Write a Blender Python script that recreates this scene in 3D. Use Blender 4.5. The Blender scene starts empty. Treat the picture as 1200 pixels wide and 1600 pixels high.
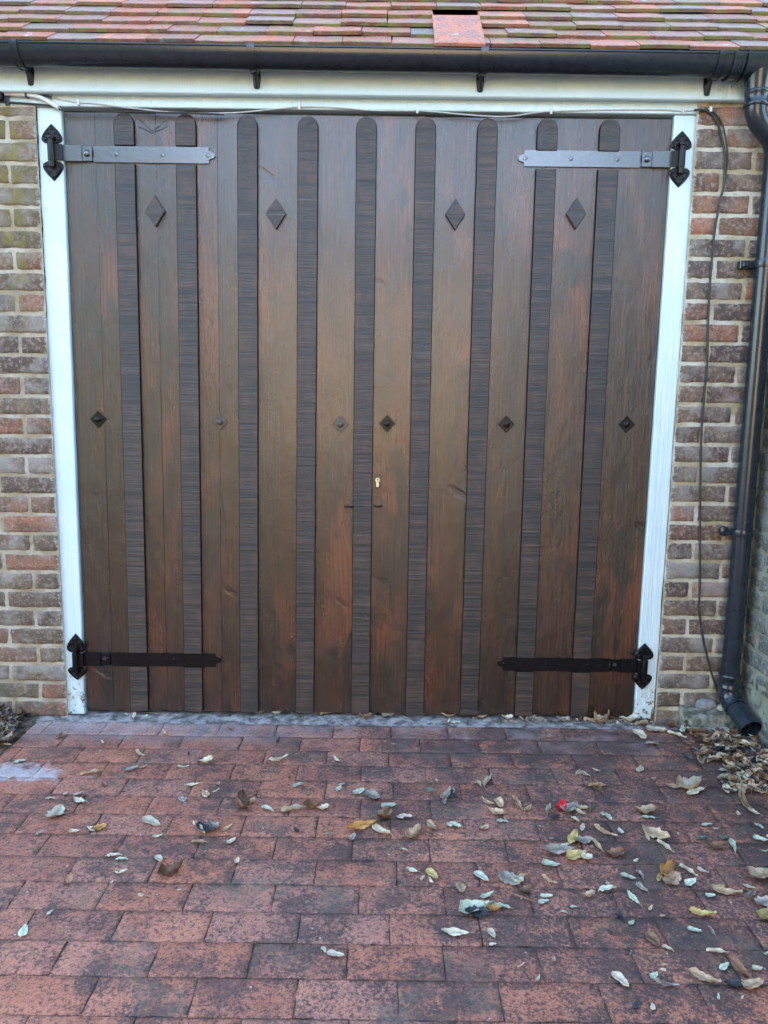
import bpy, math, random
from mathutils import Vector, Matrix, noise
random.seed(7)
S = bpy.context.scene
C = S.collection

# ------------------------------------------------------------------ camera, sky, sun, exposure
CAM = Vector((0.0857767755, -2.92665102, 1.29138359))
YAW, PITCH, ROLL, FPX = -0.00163350, 0.15387247, 0.01286292, 1196.277
_f = Vector((math.sin(YAW)*math.cos(PITCH), math.cos(YAW)*math.cos(PITCH), -math.sin(PITCH)))
_r0 = Vector((math.cos(YAW), -math.sin(YAW), 0)); _u0 = _r0.cross(_f)
_r = _r0*math.cos(ROLL) + _u0*math.sin(ROLL); _u = -_r0*math.sin(ROLL) + _u0*math.cos(ROLL)
cd = bpy.data.cameras.new("camera"); cam = bpy.data.objects.new("camera", cd); C.objects.link(cam)
mw = Matrix.Identity(4)
for i in range(3):
    mw[i][0], mw[i][1], mw[i][2], mw[i][3] = _r[i], _u[i], -_f[i], CAM[i]
cam.matrix_world = mw
cd.sensor_fit = 'VERTICAL'; cd.sensor_height = 36.0; cd.lens = FPX/1600*36.0
cd.clip_start = 0.02; cd.clip_end = 2000
S.camera = cam

SUN_EL, SUN_AZ = 27.0, 12.0          # the sun stands behind the garage: its front lies in open shade
w = bpy.data.worlds.new("World"); S.world = w; w.use_nodes = True
nt = w.node_tree; bg = nt.nodes["Background"]
sky = nt.nodes.new("ShaderNodeTexSky"); sky.sky_type = 'NISHITA'; sky.sun_disc = False
sky.sun_elevation = math.radians(SUN_EL); sky.sun_rotation = math.radians(SUN_AZ)
sky.air_density = 1.0; sky.dust_density = 1.2; sky.ozone_density = 0.2
nt.links.new(sky.outputs[0], bg.inputs[0]); bg.inputs[1].default_value = 0.15
sl = bpy.data.lights.new("sun", 'SUN'); sl.energy = 4.0; sl.angle = math.radians(0.5); sl.color = (1.0, 0.93, 0.82)
so = bpy.data.objects.new("sun", sl); C.objects.link(so)
az, el = math.radians(SUN_AZ), math.radians(SUN_EL)
to_sun = Vector((math.sin(az)*math.cos(el), math.cos(az)*math.cos(el), math.sin(el)))
so.rotation_euler = to_sun.to_track_quat('Z', 'Y').to_euler(); so.location = (3, 8, 9)
S.view_settings.view_transform = 'Standard'; S.view_settings.look = 'None'
S.view_settings.exposure = 3.3; S.view_settings.gamma = 1.0

# ------------------------------------------------------------------ helpers
def ray(px, py):
    return _f + _r*((px-600)/FPX) - _u*((py-800)/FPX)
def at(px, py, Y=0.0):              # point of the plane y=Y seen at a photo pixel
    d = ray(px, py); t = (Y-CAM.y)/d.y; return CAM + d*t
def gr(px, py, Z=0.0):              # point of the ground seen at a photo pixel
    d = ray(px, py); t = (Z-CAM.z)/d.z; return CAM + d*t
def rnd(a, b): return random.uniform(a, b)

class MB:
    def __init__(s): s.v = []; s.f = []; s.a = []; s.m = []; s.col = (0.5, 0.5, 0.5); s.mi = 0
    def add(s, vs, fs, mi=None):
        n = len(s.v); s.v += [tuple(p) for p in vs]; s.a += [s.col]*len(vs)
        for q in fs: s.f.append(tuple(n+i for i in q)); s.m.append(s.mi if mi is None else mi)
    def box(s, x0, x1, y0, y1, z0, z1, mat=None):
        vs = [Vector((x, y, z)) for x in (x0, x1) for y in (y0, y1) for z in (z0, z1)]
        if mat: vs = [mat @ p for p in vs]
        s.add(vs, [(0,1,3,2),(4,6,7,5),(0,4,5,1),(2,3,7,6),(0,2,6,4),(1,5,7,3)])
    def bbox(s, x0, x1, y0, y1, z0, z1, b=0.003, mat=None):   # box with chamfered front (y0) edges
        P = []
        for (ins, y) in ((b, y0), (0, y0+b), (0, y1)):
            P += [Vector((x0+ins, y, z0+ins)), Vector((x1-ins, y, z0+ins)), Vector((x1-ins, y, z1-ins)), Vector((x0+ins, y, z1-ins))]
        if mat: P = [mat @ p for p in P]
        F = [(0,1,2,3)]
        for k in (0, 4):
            for i in range(4): j = (i+1) % 4; F.append((k+i, k+4+i, k+4+j, k+j))
        F.append((11, 10, 9, 8)); s.add(P, F)
    def prism(s, pts, y0, y1, b=0.0):     # outline (x,z) extruded from front y0 to back y1, chamfer b
        n = len(pts); cx = sum(p[0] for p in pts)/n; cz = sum(p[1] for p in pts)/n; P = []
        def ring(k, y):
            for (x, z) in pts:
                d = math.hypot(x-cx, z-cz) or 1; q = max(0, 1-k/d); P.append((cx+(x-cx)*q, y, cz+(z-cz)*q))
        if b: ring(b, y0); ring(0, y0+b); ring(0, y1)
        else: ring(0, y0); ring(0, y1)
        R_ = len(P)//n; F = [tuple(range(n))]
        for k in range(R_-1):
            for i in range(n): j = (i+1) % n; F.append((k*n+i, (k+1)*n+i, (k+1)*n+j, k*n+j))
        F.append(tuple(reversed(range((R_-1)*n, R_*n)))); s.add(P, F)
    def tube(s, pts, r, n=8, cap=True):
        pts = [Vector(p) for p in pts]; rr = r if isinstance(r, (list, tuple)) else [r]*len(pts)
        P = []; up = None
        for i, p in enumerate(pts):
            t = (pts[min(i+1, len(pts)-1)] - pts[max(i-1, 0)]).normalized()
            if up is None:
                up = Vector((0, 0, 1)) if abs(t.z) < .9 else Vector((1, 0, 0))
            a = (up - t*up.dot(t)).normalized(); up = a; b2 = t.cross(a)
            for k in range(n):
                th = 2*math.pi*k/n; P.append(p + (a*math.cos(th) + b2*math.sin(th))*rr[i])
        F = []
        for i in range(len(pts)-1):
            for k in range(n): j = (k+1) % n; F.append((i*n+k, i*n+j, (i+1)*n+j, (i+1)*n+k))
        if cap: F.append(tuple(reversed(range(n)))); F.append(tuple(range((len(pts)-1)*n, len(pts)*n)))
        s.add(P, F)
    def lathe(s, prof, M4, n=20):        # prof: (r, h) pairs about local z
        P = []
        for (r, h) in prof:
            for k in range(n):
                th = 2*math.pi*k/n; P.append(M4 @ Vector((r*math.cos(th), r*math.sin(th), h)))
        F = []
        for i in range(len(prof)-1):
            for k in range(n): j = (k+1) % n; F.append((i*n+k, i*n+j, (i+1)*n+j, (i+1)*n+k))
        F.append(tuple(reversed(range(n)))); F.append(tuple(range((len(prof)-1)*n, len(prof)*n)))
        s.add(P, F)
    def build(s, name, mats, parent=None, smooth=None):
        me = bpy.data.meshes.new(name); me.from_pydata(s.v, [], s.f)
        if not isinstance(mats, (list, tuple)): mats = [mats]
        for m in mats: me.materials.append(m)
        me.polygons.foreach_set('material_index', s.m)
        at_ = me.attributes.new('tint', 'FLOAT_COLOR', 'POINT')
        at_.data.foreach_set('color', [c for q in s.a for c in (q[0], q[1], q[2], 1.0)])
        me.validate(); me.update()
        if smooth is not None:
            me.shade_smooth()
            if smooth < 180:
                me.set_sharp_from_angle(angle=math.radians(smooth))
        o = bpy.data.objects.new(name, me); C.objects.link(o)
        if parent is not None: o.parent = parent
        return o
def tag(o, label=None, cat=None, group=None, kind=None):
    if label: o['label'] = label
    if cat: o['category'] = cat
    if group: o['group'] = group
    if kind: o['kind'] = kind
    return o
def empty(name, loc=(0,0,0)):
    o = bpy.data.objects.new(name, None); C.objects.link(o); o.location = loc; o.empty_display_size = .1; return o

# ------------------------------------------------------------------ material toolkit
class Mat:
    def __init__(s, name):
        s.m = bpy.data.materials.new(name); s.m.use_nodes = True; s.t = s.m.node_tree
        s.b = s.t.nodes['Principled BSDF']; s.n = s.t.nodes
        tc = s.n.new('ShaderNodeTexCoord'); s.obj = tc.outputs['Object']
        at_ = s.n.new('ShaderNodeAttribute'); at_.attribute_name = 'tint'; s.attr = at_.outputs['Color']
        sp = s.n.new('ShaderNodeSeparateColor'); s.t.links.new(s.attr, sp.inputs[0]); s.r, s.g, s.bl = sp.outputs[:3]
        sx = s.n.new('ShaderNodeSeparateXYZ'); s.t.links.new(s.obj, sx.inputs[0]); s.x, s.y, s.z = sx.outputs[:3]
    def put(s, sock, v):
        if isinstance(v, bpy.types.NodeSocket): s.t.links.new(v, sock)
        elif isinstance(v, (tuple, list)) and sock.type == 'RGBA' and len(v) == 3: sock.default_value = (*v, 1)
        else: sock.default_value = v
    def math(s, op, a, b=0.0, c=0.0, clamp=False):
        n = s.n.new('ShaderNodeMath'); n.operation = op; n.use_clamp = clamp
        s.put(n.inputs[0], a); s.put(n.inputs[1], b); s.put(n.inputs[2], c); return n.outputs[0]
    def vec(s, x, y, z):
        n = s.n.new('ShaderNodeCombineXYZ'); s.put(n.inputs[0], x); s.put(n.inputs[1], y); s.put(n.inputs[2], z); return n.outputs[0]
    def scale(s, v, k):     # per-axis scaling of a vector
        n = s.n.new('ShaderNodeVectorMath'); n.operation = 'MULTIPLY'; s.put(n.inputs[0], v); n.inputs[1].default_value = k; return n.outputs[0]
    def vadd(s, v, k):
        n = s.n.new('ShaderNodeVectorMath'); n.operation = 'ADD'; s.put(n.inputs[0], v); s.put(n.inputs[1], k); return n.outputs[0]
    def noise(s, v, sc, det=4, rough=.55, dist=0.0, col=False):
        n = s.n.new('ShaderNodeTexNoise'); s.put(n.inputs['Vector'], v); n.inputs['Scale'].default_value = sc
        n.inputs['Detail'].default_value = det; n.inputs['Roughness'].default_value = rough; n.inputs['Distortion'].default_value = dist
        return n.outputs[1 if col else 0]
    def vor(s, v, sc, feat='F1', rand=1.0):
        n = s.n.new('ShaderNodeTexVoronoi'); n.feature = feat; s.put(n.inputs['Vector'], v)
        n.inputs['Scale'].default_value = sc; n.inputs['Randomness'].default_value = rand
        return n.outputs['Distance'], (n.outputs['Color'] if feat != 'DISTANCE_TO_EDGE' else None)
    def ramp(s, f, stops, interp='LINEAR'):
        n = s.n.new('ShaderNodeValToRGB'); e = n.color_ramp.elements; n.color_ramp.interpolation = interp
        while len(e) < len(stops): e.new(0.5)
        for k, (p, c) in enumerate(stops):
            e[k].position = p; e[k].color = (c, c, c, 1) if isinstance(c, (int, float)) else (*c, 1)
        s.put(n.inputs[0], f); return n.outputs[0]
    def mix(s, f, a, b, mode='MIX'):
        n = s.n.new('ShaderNodeMix'); n.data_type = 'RGBA'; n.blend_type = mode
        s.put(n.inputs[0], f); s.put(n.inputs[6], a); s.put(n.inputs[7], b); return n.outputs[2]
    def step(s, v, a, b):   # smooth 0..1 between a and b (a may be > b)
        n = s.n.new('ShaderNodeMapRange'); n.interpolation_type = 'SMOOTHSTEP'; s.put(n.inputs[0], v)
        if a <= b: n.inputs[1].default_value, n.inputs[2].default_value, n.inputs[3].default_value, n.inputs[4].default_value = a, b, 0, 1
        else: n.inputs[1].default_value, n.inputs[2].default_value, n.inputs[3].default_value, n.inputs[4].default_value = b, a, 1, 0
        return n.outputs[0]
    def bump(s, h, strength, dist, prev=None):
        n = s.n.new('ShaderNodeBump'); n.inputs['Strength'].default_value = strength; n.inputs['Distance'].default_value = dist
        s.put(n.inputs['Height'], h)
        if prev is not None: s.put(n.inputs['Normal'], prev)
        return n.outputs[0]
    def out(s, col, rough=.8, nor=None, spec=.5, ior=1.5, metal=0, coat=0, coat_r=.2):
        s.put(s.b.inputs['Base Color'], col); s.put(s.b.inputs['Roughness'], rough)
        s.put(s.b.inputs['Specular IOR Level'], spec); s.put(s.b.inputs['IOR'], ior); s.put(s.b.inputs['Metallic'], metal)
        s.put(s.b.inputs['Coat Weight'], coat); s.put(s.b.inputs['Coat Roughness'], coat_r)
        if nor is not None: s.put(s.b.inputs['Normal'], nor)
        return s.m

def m_wood(name, batten=False):
    k = Mat(name)
    vx = k.math('ADD', k.x, k.math('MULTIPLY', k.r, 7.3)); vz = k.math('ADD', k.z, k.math('MULTIPLY', k.g, 13.7))
    P = k.vec(vx, 0.0, vz)
    if not batten:
        warp = k.noise(k.scale(P, (5, 1, 1.6)), 1.0, 2)
        kp = k.vadd(k.scale(P, (6.5, 1, 5.0)), k.scale(k.noise(P, 14, 3, col=True), (.34, 0, .34)))
        d2, vc2 = k.vor(k.vadd(k.vec(k.math('MULTIPLY', vx, 3.6), 0.0, k.math('ADD', k.math('MULTIPLY', vz, 8.5), k.math('MULTIPLY', vx, 5.0))), k.scale(k.noise(P, 20, 3, col=True), (.3, 0, .3))), 1.0)
        s2 = k.n.new('ShaderNodeSeparateColor'); k.t.links.new(vc2, s2.inputs[0])
        streak = k.math('MULTIPLY', k.step(d2, .20, .08), k.math('GREATER_THAN', s2.outputs[0], .86))
        d, vc = k.vor(kp, 1.0)
        sel = k.n.new('ShaderNodeSeparateColor'); k.t.links.new(vc, sel.inputs[0])
        has = k.math('GREATER_THAN', sel.outputs[0], .62)
        near = k.math('MULTIPLY', k.step(d, .50, .0), has)
        knot = k.math('MULTIPLY', k.step(d, .17, .09), has)
        ph = k.math('ADD', k.math('MULTIPLY', vx, 58.0), k.math('MULTIPLY', warp, 3.6))
        ph = k.math('ADD', ph, k.math('MULTIPLY', near, 3.2))
        ring = k.math('SINE', k.math('MULTIPLY', ph, 6.283))
        ring = k.step(ring, -1.0, 1.0)
        fine = k.noise(k.scale(P, (170, 1, 5)), 1.0, 4, .75)
        peel = k.noise(P, 230, 3, .7)
        patch = k.noise(k.scale(P, (4.2, 1, 1.3)), 1.0, 5, .6, .6)
        patch2 = k.noise(k.scale(k.vadd(P, (3, 0, 8)), (9, 1, 2.4)), 1.0, 4, .6, .4)
        col = k.ramp(k.math('ADD', patch, k.math('MULTIPLY', k.math('SUBTRACT', k.bl, .5), .10)),
                     [(.34, (.005, .003, .0024)), (.45, (.014, .0058, .0038)), (.55, (.044, .0125, .0058)), (.68, (.135, .032, .011))])
        col = k.mix(k.step(patch2, .50, .60), col, (.007, .006, .006))
        col = k.mix(k.math('MULTIPLY', ring, .62), col, k.mix(1.0, col, (.45, .40, .40), 'MULTIPLY'))
        col = k.mix(k.math('MULTIPLY', k.step(fine, .50, .62), .45), col, (.085, .042, .024))
        col = k.mix(k.math('MULTIPLY', k.step(fine, .48, .36), .65), col, (.004, .003, .003))
        col = k.mix(k.math('MULTIPLY', k.step(d, .34, .17), k.math('MULTIPLY', has, .55)), col, (.016, .014, .014))
        col = k.mix(k.math('MULTIPLY', knot, .85), col, (.004, .003, .003))
        col = k.mix(k.math('MULTIPLY', streak, .85), col, (.008, .006, .006))
        sc = k.noise(k.vadd(P, (9, 0, 1)), 26, 5, .7)
        spots = k.math('MULTIPLY', k.step(sc, .66, .76), .35)
        col = k.mix(spots, col, (.11, .12, .13))
        saw_m = k.step(k.noise(k.scale(P, (3, 1, 1.1)), 1.0, 1), .50, .62)          # band-saw sweep marks on parts of the boards
        saw = k.math('SINE', k.math('ADD', k.math('MULTIPLY', vz, 620), k.math('MULTIPLY', vx, -420)))
        vm = None                        # knots sawn through on facing boards: pairs of dark wings
        for (px_, py_, hw_, sl_) in ((239, 207, .062, .62),):
            q_ = at(px_, py_); dx_ = k.math('ABSOLUTE', k.math('SUBTRACT', k.x, q_.x))
            dz_ = k.math('ABSOLUTE', k.math('SUBTRACT', k.math('ADD', k.math('SUBTRACT', k.z, q_.z), k.math('MULTIPLY', k.math('SUBTRACT', k.noise(k.obj, 30, 3), .5), .016)), k.math('MULTIPLY', dx_, sl_)))
            wd_ = k.math('MULTIPLY', dx_, .22); t_ = k.math('MULTIPLY', k.step(k.math('SUBTRACT', dz_, wd_), .0060, .0), k.step(dx_, hw_, hw_*.7))
            vm = t_ if vm is None else k.math('MAXIMUM', vm, t_)
        col = k.mix(k.math('MULTIPLY', vm, .8), col, (.007, .006, .006))
        h = k.math('ADD', k.math('MULTIPLY', vm, -1.5), k.math('MULTIPLY', ring, .09), k.math('MULTIPLY', fine, .45))
        h = k.math('ADD', h, k.math('MULTIPLY', peel, 1.1))
        h = k.math('ADD', h, k.math('MULTIPLY', k.math('MULTIPLY', saw, saw_m), .07))
        h = k.math('ADD', h, k.math('MULTIPLY', near, .5)); h = k.math('SUBTRACT', h, k.math('MULTIPLY', streak, 1.5)); h = k.math('ADD', h, k.math('MULTIPLY', sc, .5))
        nor = k.bump(h, .65, .0018)
        nor = k.bump(k.noise(k.scale(P, (16, 1, 9)), 1.0, 3, .55), .5, .007, nor)
        ro = k.math('ADD', .13, k.math('MULTIPLY', k.noise(k.scale(k.vadd(P, (1, 0, 5)), (9, 1, 1.8)), 1.0, 2, .5), .30))
        return k.out(col, ro, nor, spec=.7, ior=1.6, coat=.25, coat_r=.16)
    lines = k.noise(k.scale(P, (1.6, 1, 62)), 1.0, 5, .8)
    big = k.noise(k.scale(P, (.6, 1, 27)), 1.0, 1)
    gate = k.noise(k.scale(P, (1, 1, 5)), 1.0, 2)
    fine = k.noise(k.scale(P, (120, 1, 420)), 1.0, 3, .7)
    tone = k.noise(k.scale(P, (14, 1, 6)), 1.0, 5, .7)
    col = k.ramp(tone, [(.34, (.008, .005, .0045)), (.48, (.024, .013, .009)), (.64, (.062, .028, .016))])
    col = k.mix(k.math('MULTIPLY', k.step(lines, .50, .42), k.math('ADD', .45, k.math('MULTIPLY', gate, .9))), col, (.004, .0035, .0035))
    col = k.mix(k.math('MULTIPLY', k.step(lines, .57, .66), k.step(gate, .3, .62)), col, (.085, .070, .058))  # pale lines paint highlights along the saw marks
    col = k.mix(k.math('MULTIPLY', k.step(big, .44, .39), .9), col, (.003, .003, .003))
    col = k.mix(k.math('MULTIPLY', k.step(fine, .54, .66), .22), col, (.07, .055, .046))
    h = k.math('ADD', k.math('MULTIPLY', lines, 2.2), k.math('MULTIPLY', fine, .5))
    nor = k.bump(h, .8, .0026)
    return k.out(col, k.math('ADD', .30, k.math('MULTIPLY', tone, .30)), nor, spec=.65, ior=1.58, coat=.08, coat_r=.30)

def m_brick(name, grey=0.0, lichen=False, edge=None):
    k = Mat(name); P = k.vadd(k.obj, k.scale(k.vec(k.r, k.g, k.r), (3.1, 2.7, 4.9)))
    base = k.ramp(k.r, [(0.0, (.135, .094, .070)), (.22, (.185, .124, .082)), (.42, (.21, .152, .100)), (.58, (.24, .128, .078)),
                        (.74, (.23, .180, .115)), (.88, (.38, .155, .085)), (1.0, (.19, .168, .130))])
    n1 = k.noise(P, 14, 5, .65, .4); n2 = k.noise(P, 75, 4, .7); n3 = k.noise(P, 300, 3, .7)
    col = k.mix(k.step(n1, .40, .62), base, k.mix(.62, base, (.065, .054, .060)))
    col = k.mix(k.math('MULTIPLY', k.step(n2, .50, .60), .6), col, (.38, .30, .25))
    col = k.mix(k.math('MULTIPLY', k.step(n3, .54, .62), .75), col, (.035, .030, .032))
    bloomn = k.noise(k.vadd(P, (5, 1, 2)), 9, 4, .6)
    bl = k.math('MULTIPLY', k.step(k.math('ADD', bloomn, k.math('MULTIPLY', k.g, .20)), .58, .80), .62)
    col = k.mix(bl, col, (.36, .335, .30))
    vd, _ = k.vor(P, 95); col = k.mix(k.math('MULTIPLY', k.step(vd, .22, .14), k.math('MULTIPLY', k.step(k.g, .45, .6), .55)), col, (.40, .36, .33))
    col = k.mix(k.math('MULTIPLY', k.step(k.math('ADD', k.math('MULTIPLY', k.bl, .45), n2), .78, .98), .65), col, (.33, .28, .21))
    if grey: 
        col = k.mix(grey, col, (.165, .175, .165))
        col = k.mix(k.math('MULTIPLY', k.step(n1, .38, .66), .75), col, (.095, .125, .085))
        col = k.mix(k.math('MULTIPLY', k.step(n2, .5, .62), .5), col, (.33, .36, .36))
    if lichen:
        band = k.math('MULTIPLY', k.step(k.math('ABSOLUTE', k.math('ADD', k.x, 1.275)), .055, .012), k.step(k.z, 1.45, 1.75))
        band = k.math('MULTIPLY', band, k.step(k.noise(k.obj, 24, 4), .40, .58))
        col = k.mix(k.math('MULTIPLY', band, .75), col, (.23, .195, .045))
        top = k.math('MULTIPLY', k.step(k.z, 1.5, 2.2), k.step(n1, .36, .6)); col = k.mix(k.math('MULTIPLY', top, .6), col, (.17, .145, .05)); lo_ = k.math('MULTIPLY', k.step(k.z, 1.9, .9), k.step(n1, .5, .62)); col = k.mix(k.math('MULTIPLY', lo_, .35), col, (.20, .165, .085))
    if edge is not None:     # paint smeared from the door post on to the brick ends
        e = k.math('ADD', k.math('MULTIPLY', k.math('ABSOLUTE', k.x), 1.0), k.math('MULTIPLY', k.math('SUBTRACT', k.noise(k.obj, 42, 4, .7), .5), .035))
        e = k.step(e, edge+.006, edge-.006); col = k.mix(k.math('MULTIPLY', k.math('MULTIPLY', e, .8), k.step(n2, .44, .62)), col, (.55, .55, .55))
    ground = k.math('MULTIPLY', k.step(k.z, .24, .0), k.step(n1, .35, .6)); col = k.mix(k.math('MULTIPLY', ground, .55), col, (.075, .085, .065))
    h = k.math('ADD', k.math('MULTIPLY', n2, 1.0), k.math('MULTIPLY', n3, .6)); h = k.math('ADD', h, k.math('MULTIPLY', n1, 1.2))
    pit = k.step(k.noise(P, 120, 2), .66, .72); h = k.math('SUBTRACT', h, k.math('MULTIPLY', pit, .6))
    return k.out(col, .88, k.bump(h, .8, .004), spec=.3)

def m_mortar(name, a=(.36, .29, .19), b=(.52, .47, .38), grey=0):
    k = Mat(name); n1 = k.noise(k.obj, 9, 4, .6); n2 = k.noise(k.obj, 160, 4, .75); n3 = k.noise(k.obj, 45, 4, .6)
    col = k.mix(k.step(n1, .38, .62), a, b)
    col = k.mix(k.math('MULTIPLY', k.step(n2, .55, .68), .6), col, (.17, .14, .10))
    col = k.mix(k.math('MULTIPLY', k.step(n3, .55, .70), .45), col, (.24, .235, .20))
    if grey: col = k.mix(grey, col, (.16, .19, .15))
    h = k.math('ADD', k.math('MULTIPLY', n2, .8), k.math('MULTIPLY', n3, 1.5))
    return k.out(col, .95, k.bump(h, .9, .004), spec=.2)

def m_paver():
    k = Mat('red_paving_brick'); P = k.vadd(k.obj, k.scale(k.vec(k.r, k.g, k.r), (3.1, 2.7, 4.9)))
    base = k.ramp(k.r, [(0, (.31, .108, .072)), (.3, (.42, .136, .080)), (.55, (.50, .165, .086)), (.8, (.42, .188, .140)), (1, (.60, .205, .105))])
    W = k.obj
    n1 = k.noise(P, 11, 5, .65, .5); n2 = k.noise(P, 120, 8, .82, .3); n3 = k.noise(P, 210, 4, .7); wn = k.noise(W, 2.1, 3, .6)
    col = k.mix(k.step(n1, .30, .78), base, k.mix(.6, base, (.64, .28, .17)))
    col = k.mix(k.math('MULTIPLY', k.step(n3, .50, .62), .5), col, (.50, .31, .24))
    cl_ = k.noise(k.vadd(W, (6, 3, 0)), 4.2, 7, .78); cl_ = k.math('ADD', cl_, k.math('MULTIPLY', k.x, .035)); cl_ = k.math('ADD', cl_, k.math('MULTIPLY', k.math('SUBTRACT', n2, .5), .5))
    col = k.mix(k.math('MULTIPLY', k.step(cl_, .45, .57), .74), col, (.070, .060, .058))
    # worn dark grime: stronger to the right and along the joints
    gr_ = k.math('ADD', k.math('MULTIPLY', k.x, .035), k.math('MULTIPLY', wn, .20))
    th = k.math('ADD', k.math('ADD', n2, gr_), k.math('MULTIPLY', k.noise(k.vadd(P, (1, 4, 6)), 15, 5, .7), .42))
    col = k.mix(k.math('MULTIPLY', k.step(th, .79, .90), .80), col, (.062, .055, .055))
    col = k.mix(k.math('MULTIPLY', k.step(k.noise(k.vadd(P, (2, 5, 1)), 90, 4, .75), .53, .60), .72), col, (.070, .052, .050))
    eg = k.step(k.math('ADD', k.math('MULTIPLY', k.bl, .34), k.noise(k.obj, 24, 7, .82)), .66, .86)
    col = k.mix(k.math('MULTIPLY', eg, .60), col, (.050, .046, .040))
    # green film on some spots, pale bloom on others
    col = k.mix(k.math('MULTIPLY', k.step(k.noise(k.vadd(W, (4, 1, 0)), 5.5, 5, .75), .52, .64), .5), col, (.13, .125, .095))
    bloom = k.step(k.noise(k.vadd(W, (1, 7, 0)), 7, 4, .65), .46, .64)
    edge = k.step(k.y, -.42, -.02); left = k.step(k.x, .3, -1.1)
    col = k.mix(k.math('MULTIPLY', k.math('MULTIPLY', k.math('MULTIPLY', bloom, edge), k.step(n2, .40, .56)), .60), col, (.50, .42, .42))
    lf = k.math('MULTIPLY', k.math('MULTIPLY', left, k.step(k.y, -.30, -.06)), k.step(n2, .42, .54))
    col = k.mix(k.math('MULTIPLY', lf, .72), col, (.52, .52, .52))
    # pale splash at the left edge
    dx = k.math('ADD', k.x, 1.16); dy = k.math('ADD', k.y, .50)
    dd = k.math('SQRT', k.math('ADD', k.math('MULTIPLY', dx, k.math('MULTIPLY', dx, .35)), k.math('MULTIPLY', k.math('MULTIPLY', dy, dy), 2.5)))
    dd = k.math('ADD', dd, k.math('MULTIPLY', k.math('SUBTRACT', k.noise(W, 17, 6, .75), .5), .42)); col = k.mix(k.math('MULTIPLY', k.step(dd, .13, .05), k.math('MULTIPLY', k.step(n2, .36, .52), .72)), col, (.60, .60, .62))
    # crumbs and lime specks
    vd, vc = k.vor(W, 26); se = k.n.new('ShaderNodeSeparateColor'); k.t.links.new(vc, se.inputs[0])
    sp = k.math('MULTIPLY', k.math('GREATER_THAN', se.outputs[1], .80), k.step(k.math('ADD', vd, k.math('MULTIPLY', n3, .06)), .115, .075))
    col = k.mix(k.math('MULTIPLY', sp, .8), col, (.62, .60, .58))
    h = k.math('ADD', k.math('MULTIPLY', n2, 1.6), k.math('MULTIPLY', n3, .7)); h = k.math('ADD', h, n1)
    ro = k.math('ADD', .55, k.math('MULTIPLY', n1, .4))
    return k.out(col, ro, k.bump(h, .6, .0035), spec=.3)

def m_simple(name, c1, c2, sc=20, rough=.6, bump=.3, bd=.002, spec=.5, **kw):
    k = Mat(name); n = k.noise(k.obj, sc, 5, .65); n2 = k.noise(k.obj, sc*7, 3, .6)
    col = k.mix(k.step(n, .35, .65), c1, c2)
    return k.out(col, k.math('ADD', rough-.06, k.math('MULTIPLY', n2, .12)), k.bump(k.math('ADD', n, k.math('MULTIPLY', n2, .4)), bump, bd), spec=spec, **kw)

def m_paint():
    k = Mat('white_gloss_paint'); n = k.noise(k.scale(k.obj, (40, 40, 5)), 1.0, 4, .6); n2 = k.noise(k.obj, 22, 5, .7); n3 = k.noise(k.obj, 6, 3)
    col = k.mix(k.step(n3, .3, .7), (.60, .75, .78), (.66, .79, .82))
    col = k.mix(k.math('MULTIPLY', k.step(n2, .64, .78), .22), col, (.42, .40, .34))
    low = k.math('MULTIPLY', k.step(k.z, .30, .02), k.step(n2, .42, .58)); col = k.mix(k.math('MULTIPLY', low, .55), col, (.45, .42, .36))
    chip = k.math('MULTIPLY', k.step(k.z, .32, .02), k.step(k.math('ADD', k.noise(k.obj, 46, 4, .7), k.math('MULTIPLY', k.step(k.z, .3, .0), .08)), .64, .67)); col = k.mix(chip, col, (.14, .10, .07))
    st_ = k.noise(k.scale(k.obj, (150, 150, 3)), 1.0, 3, .7); col = k.mix(k.math('MULTIPLY', k.step(st_, .60, .70), .16), col, (.34, .36, .35))
    return k.out(col, .36, k.bump(k.math('ADD', k.math('ADD', n, st_), k.math('MULTIPLY', n2, .5)), .8, .0034), spec=.45)

def m_tile():
    k = Mat('clay_roof_tile'); P = k.vadd(k.obj, k.scale(k.vec(k.r, k.g, k.r), (3.1, 2.7, 4.9)))
    base = k.ramp(k.r, [(0, (.30, .105, .060)), (.25, (.50, .155, .080)), (.45, (.30, .150, .100)), (.62, (.26, .205, .17)), (.85, (.62, .185, .085)), (1, (.20, .20, .195))])
    n1 = k.noise(P, 17, 6, .7, .4); n2 = k.noise(P, 75, 5, .75); n4 = k.noise(k.obj, 13, 6, .75)
    col = k.mix(k.step(n1, .42, .60), base, k.mix(.6, base, (.19, .17, .175)))
    col = k.mix(k.math('MULTIPLY', k.step(n2, .5, .6), .55), col, (.46, .25, .18)); col = k.mix(k.math('MULTIPLY', k.step(n2, .46, .36), .6), col, (.09, .07, .065))
    col = k.mix(k.math('MULTIPLY', k.step(k.math('ADD', n4, k.math('MULTIPLY', k.g, .10)), .56, .66), .62), col, (.19, .19, .10))
    col = k.mix(k.math('MULTIPLY', k.step(k.noise(k.vadd(P, (8, 2, 1)), 16, 4, .6), .64, .74), .7), col, (.48, .50, .52))
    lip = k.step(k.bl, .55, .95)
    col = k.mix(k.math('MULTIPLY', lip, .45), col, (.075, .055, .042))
    col = k.mix(k.math('MULTIPLY', k.math('MULTIPLY', lip, k.step(n4, .46, .58)), .75), col, (.22, .23, .07))
    return k.out(col, .9, k.bump(k.math('ADD', n2, n1), .7, .003), spec=.25)

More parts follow.
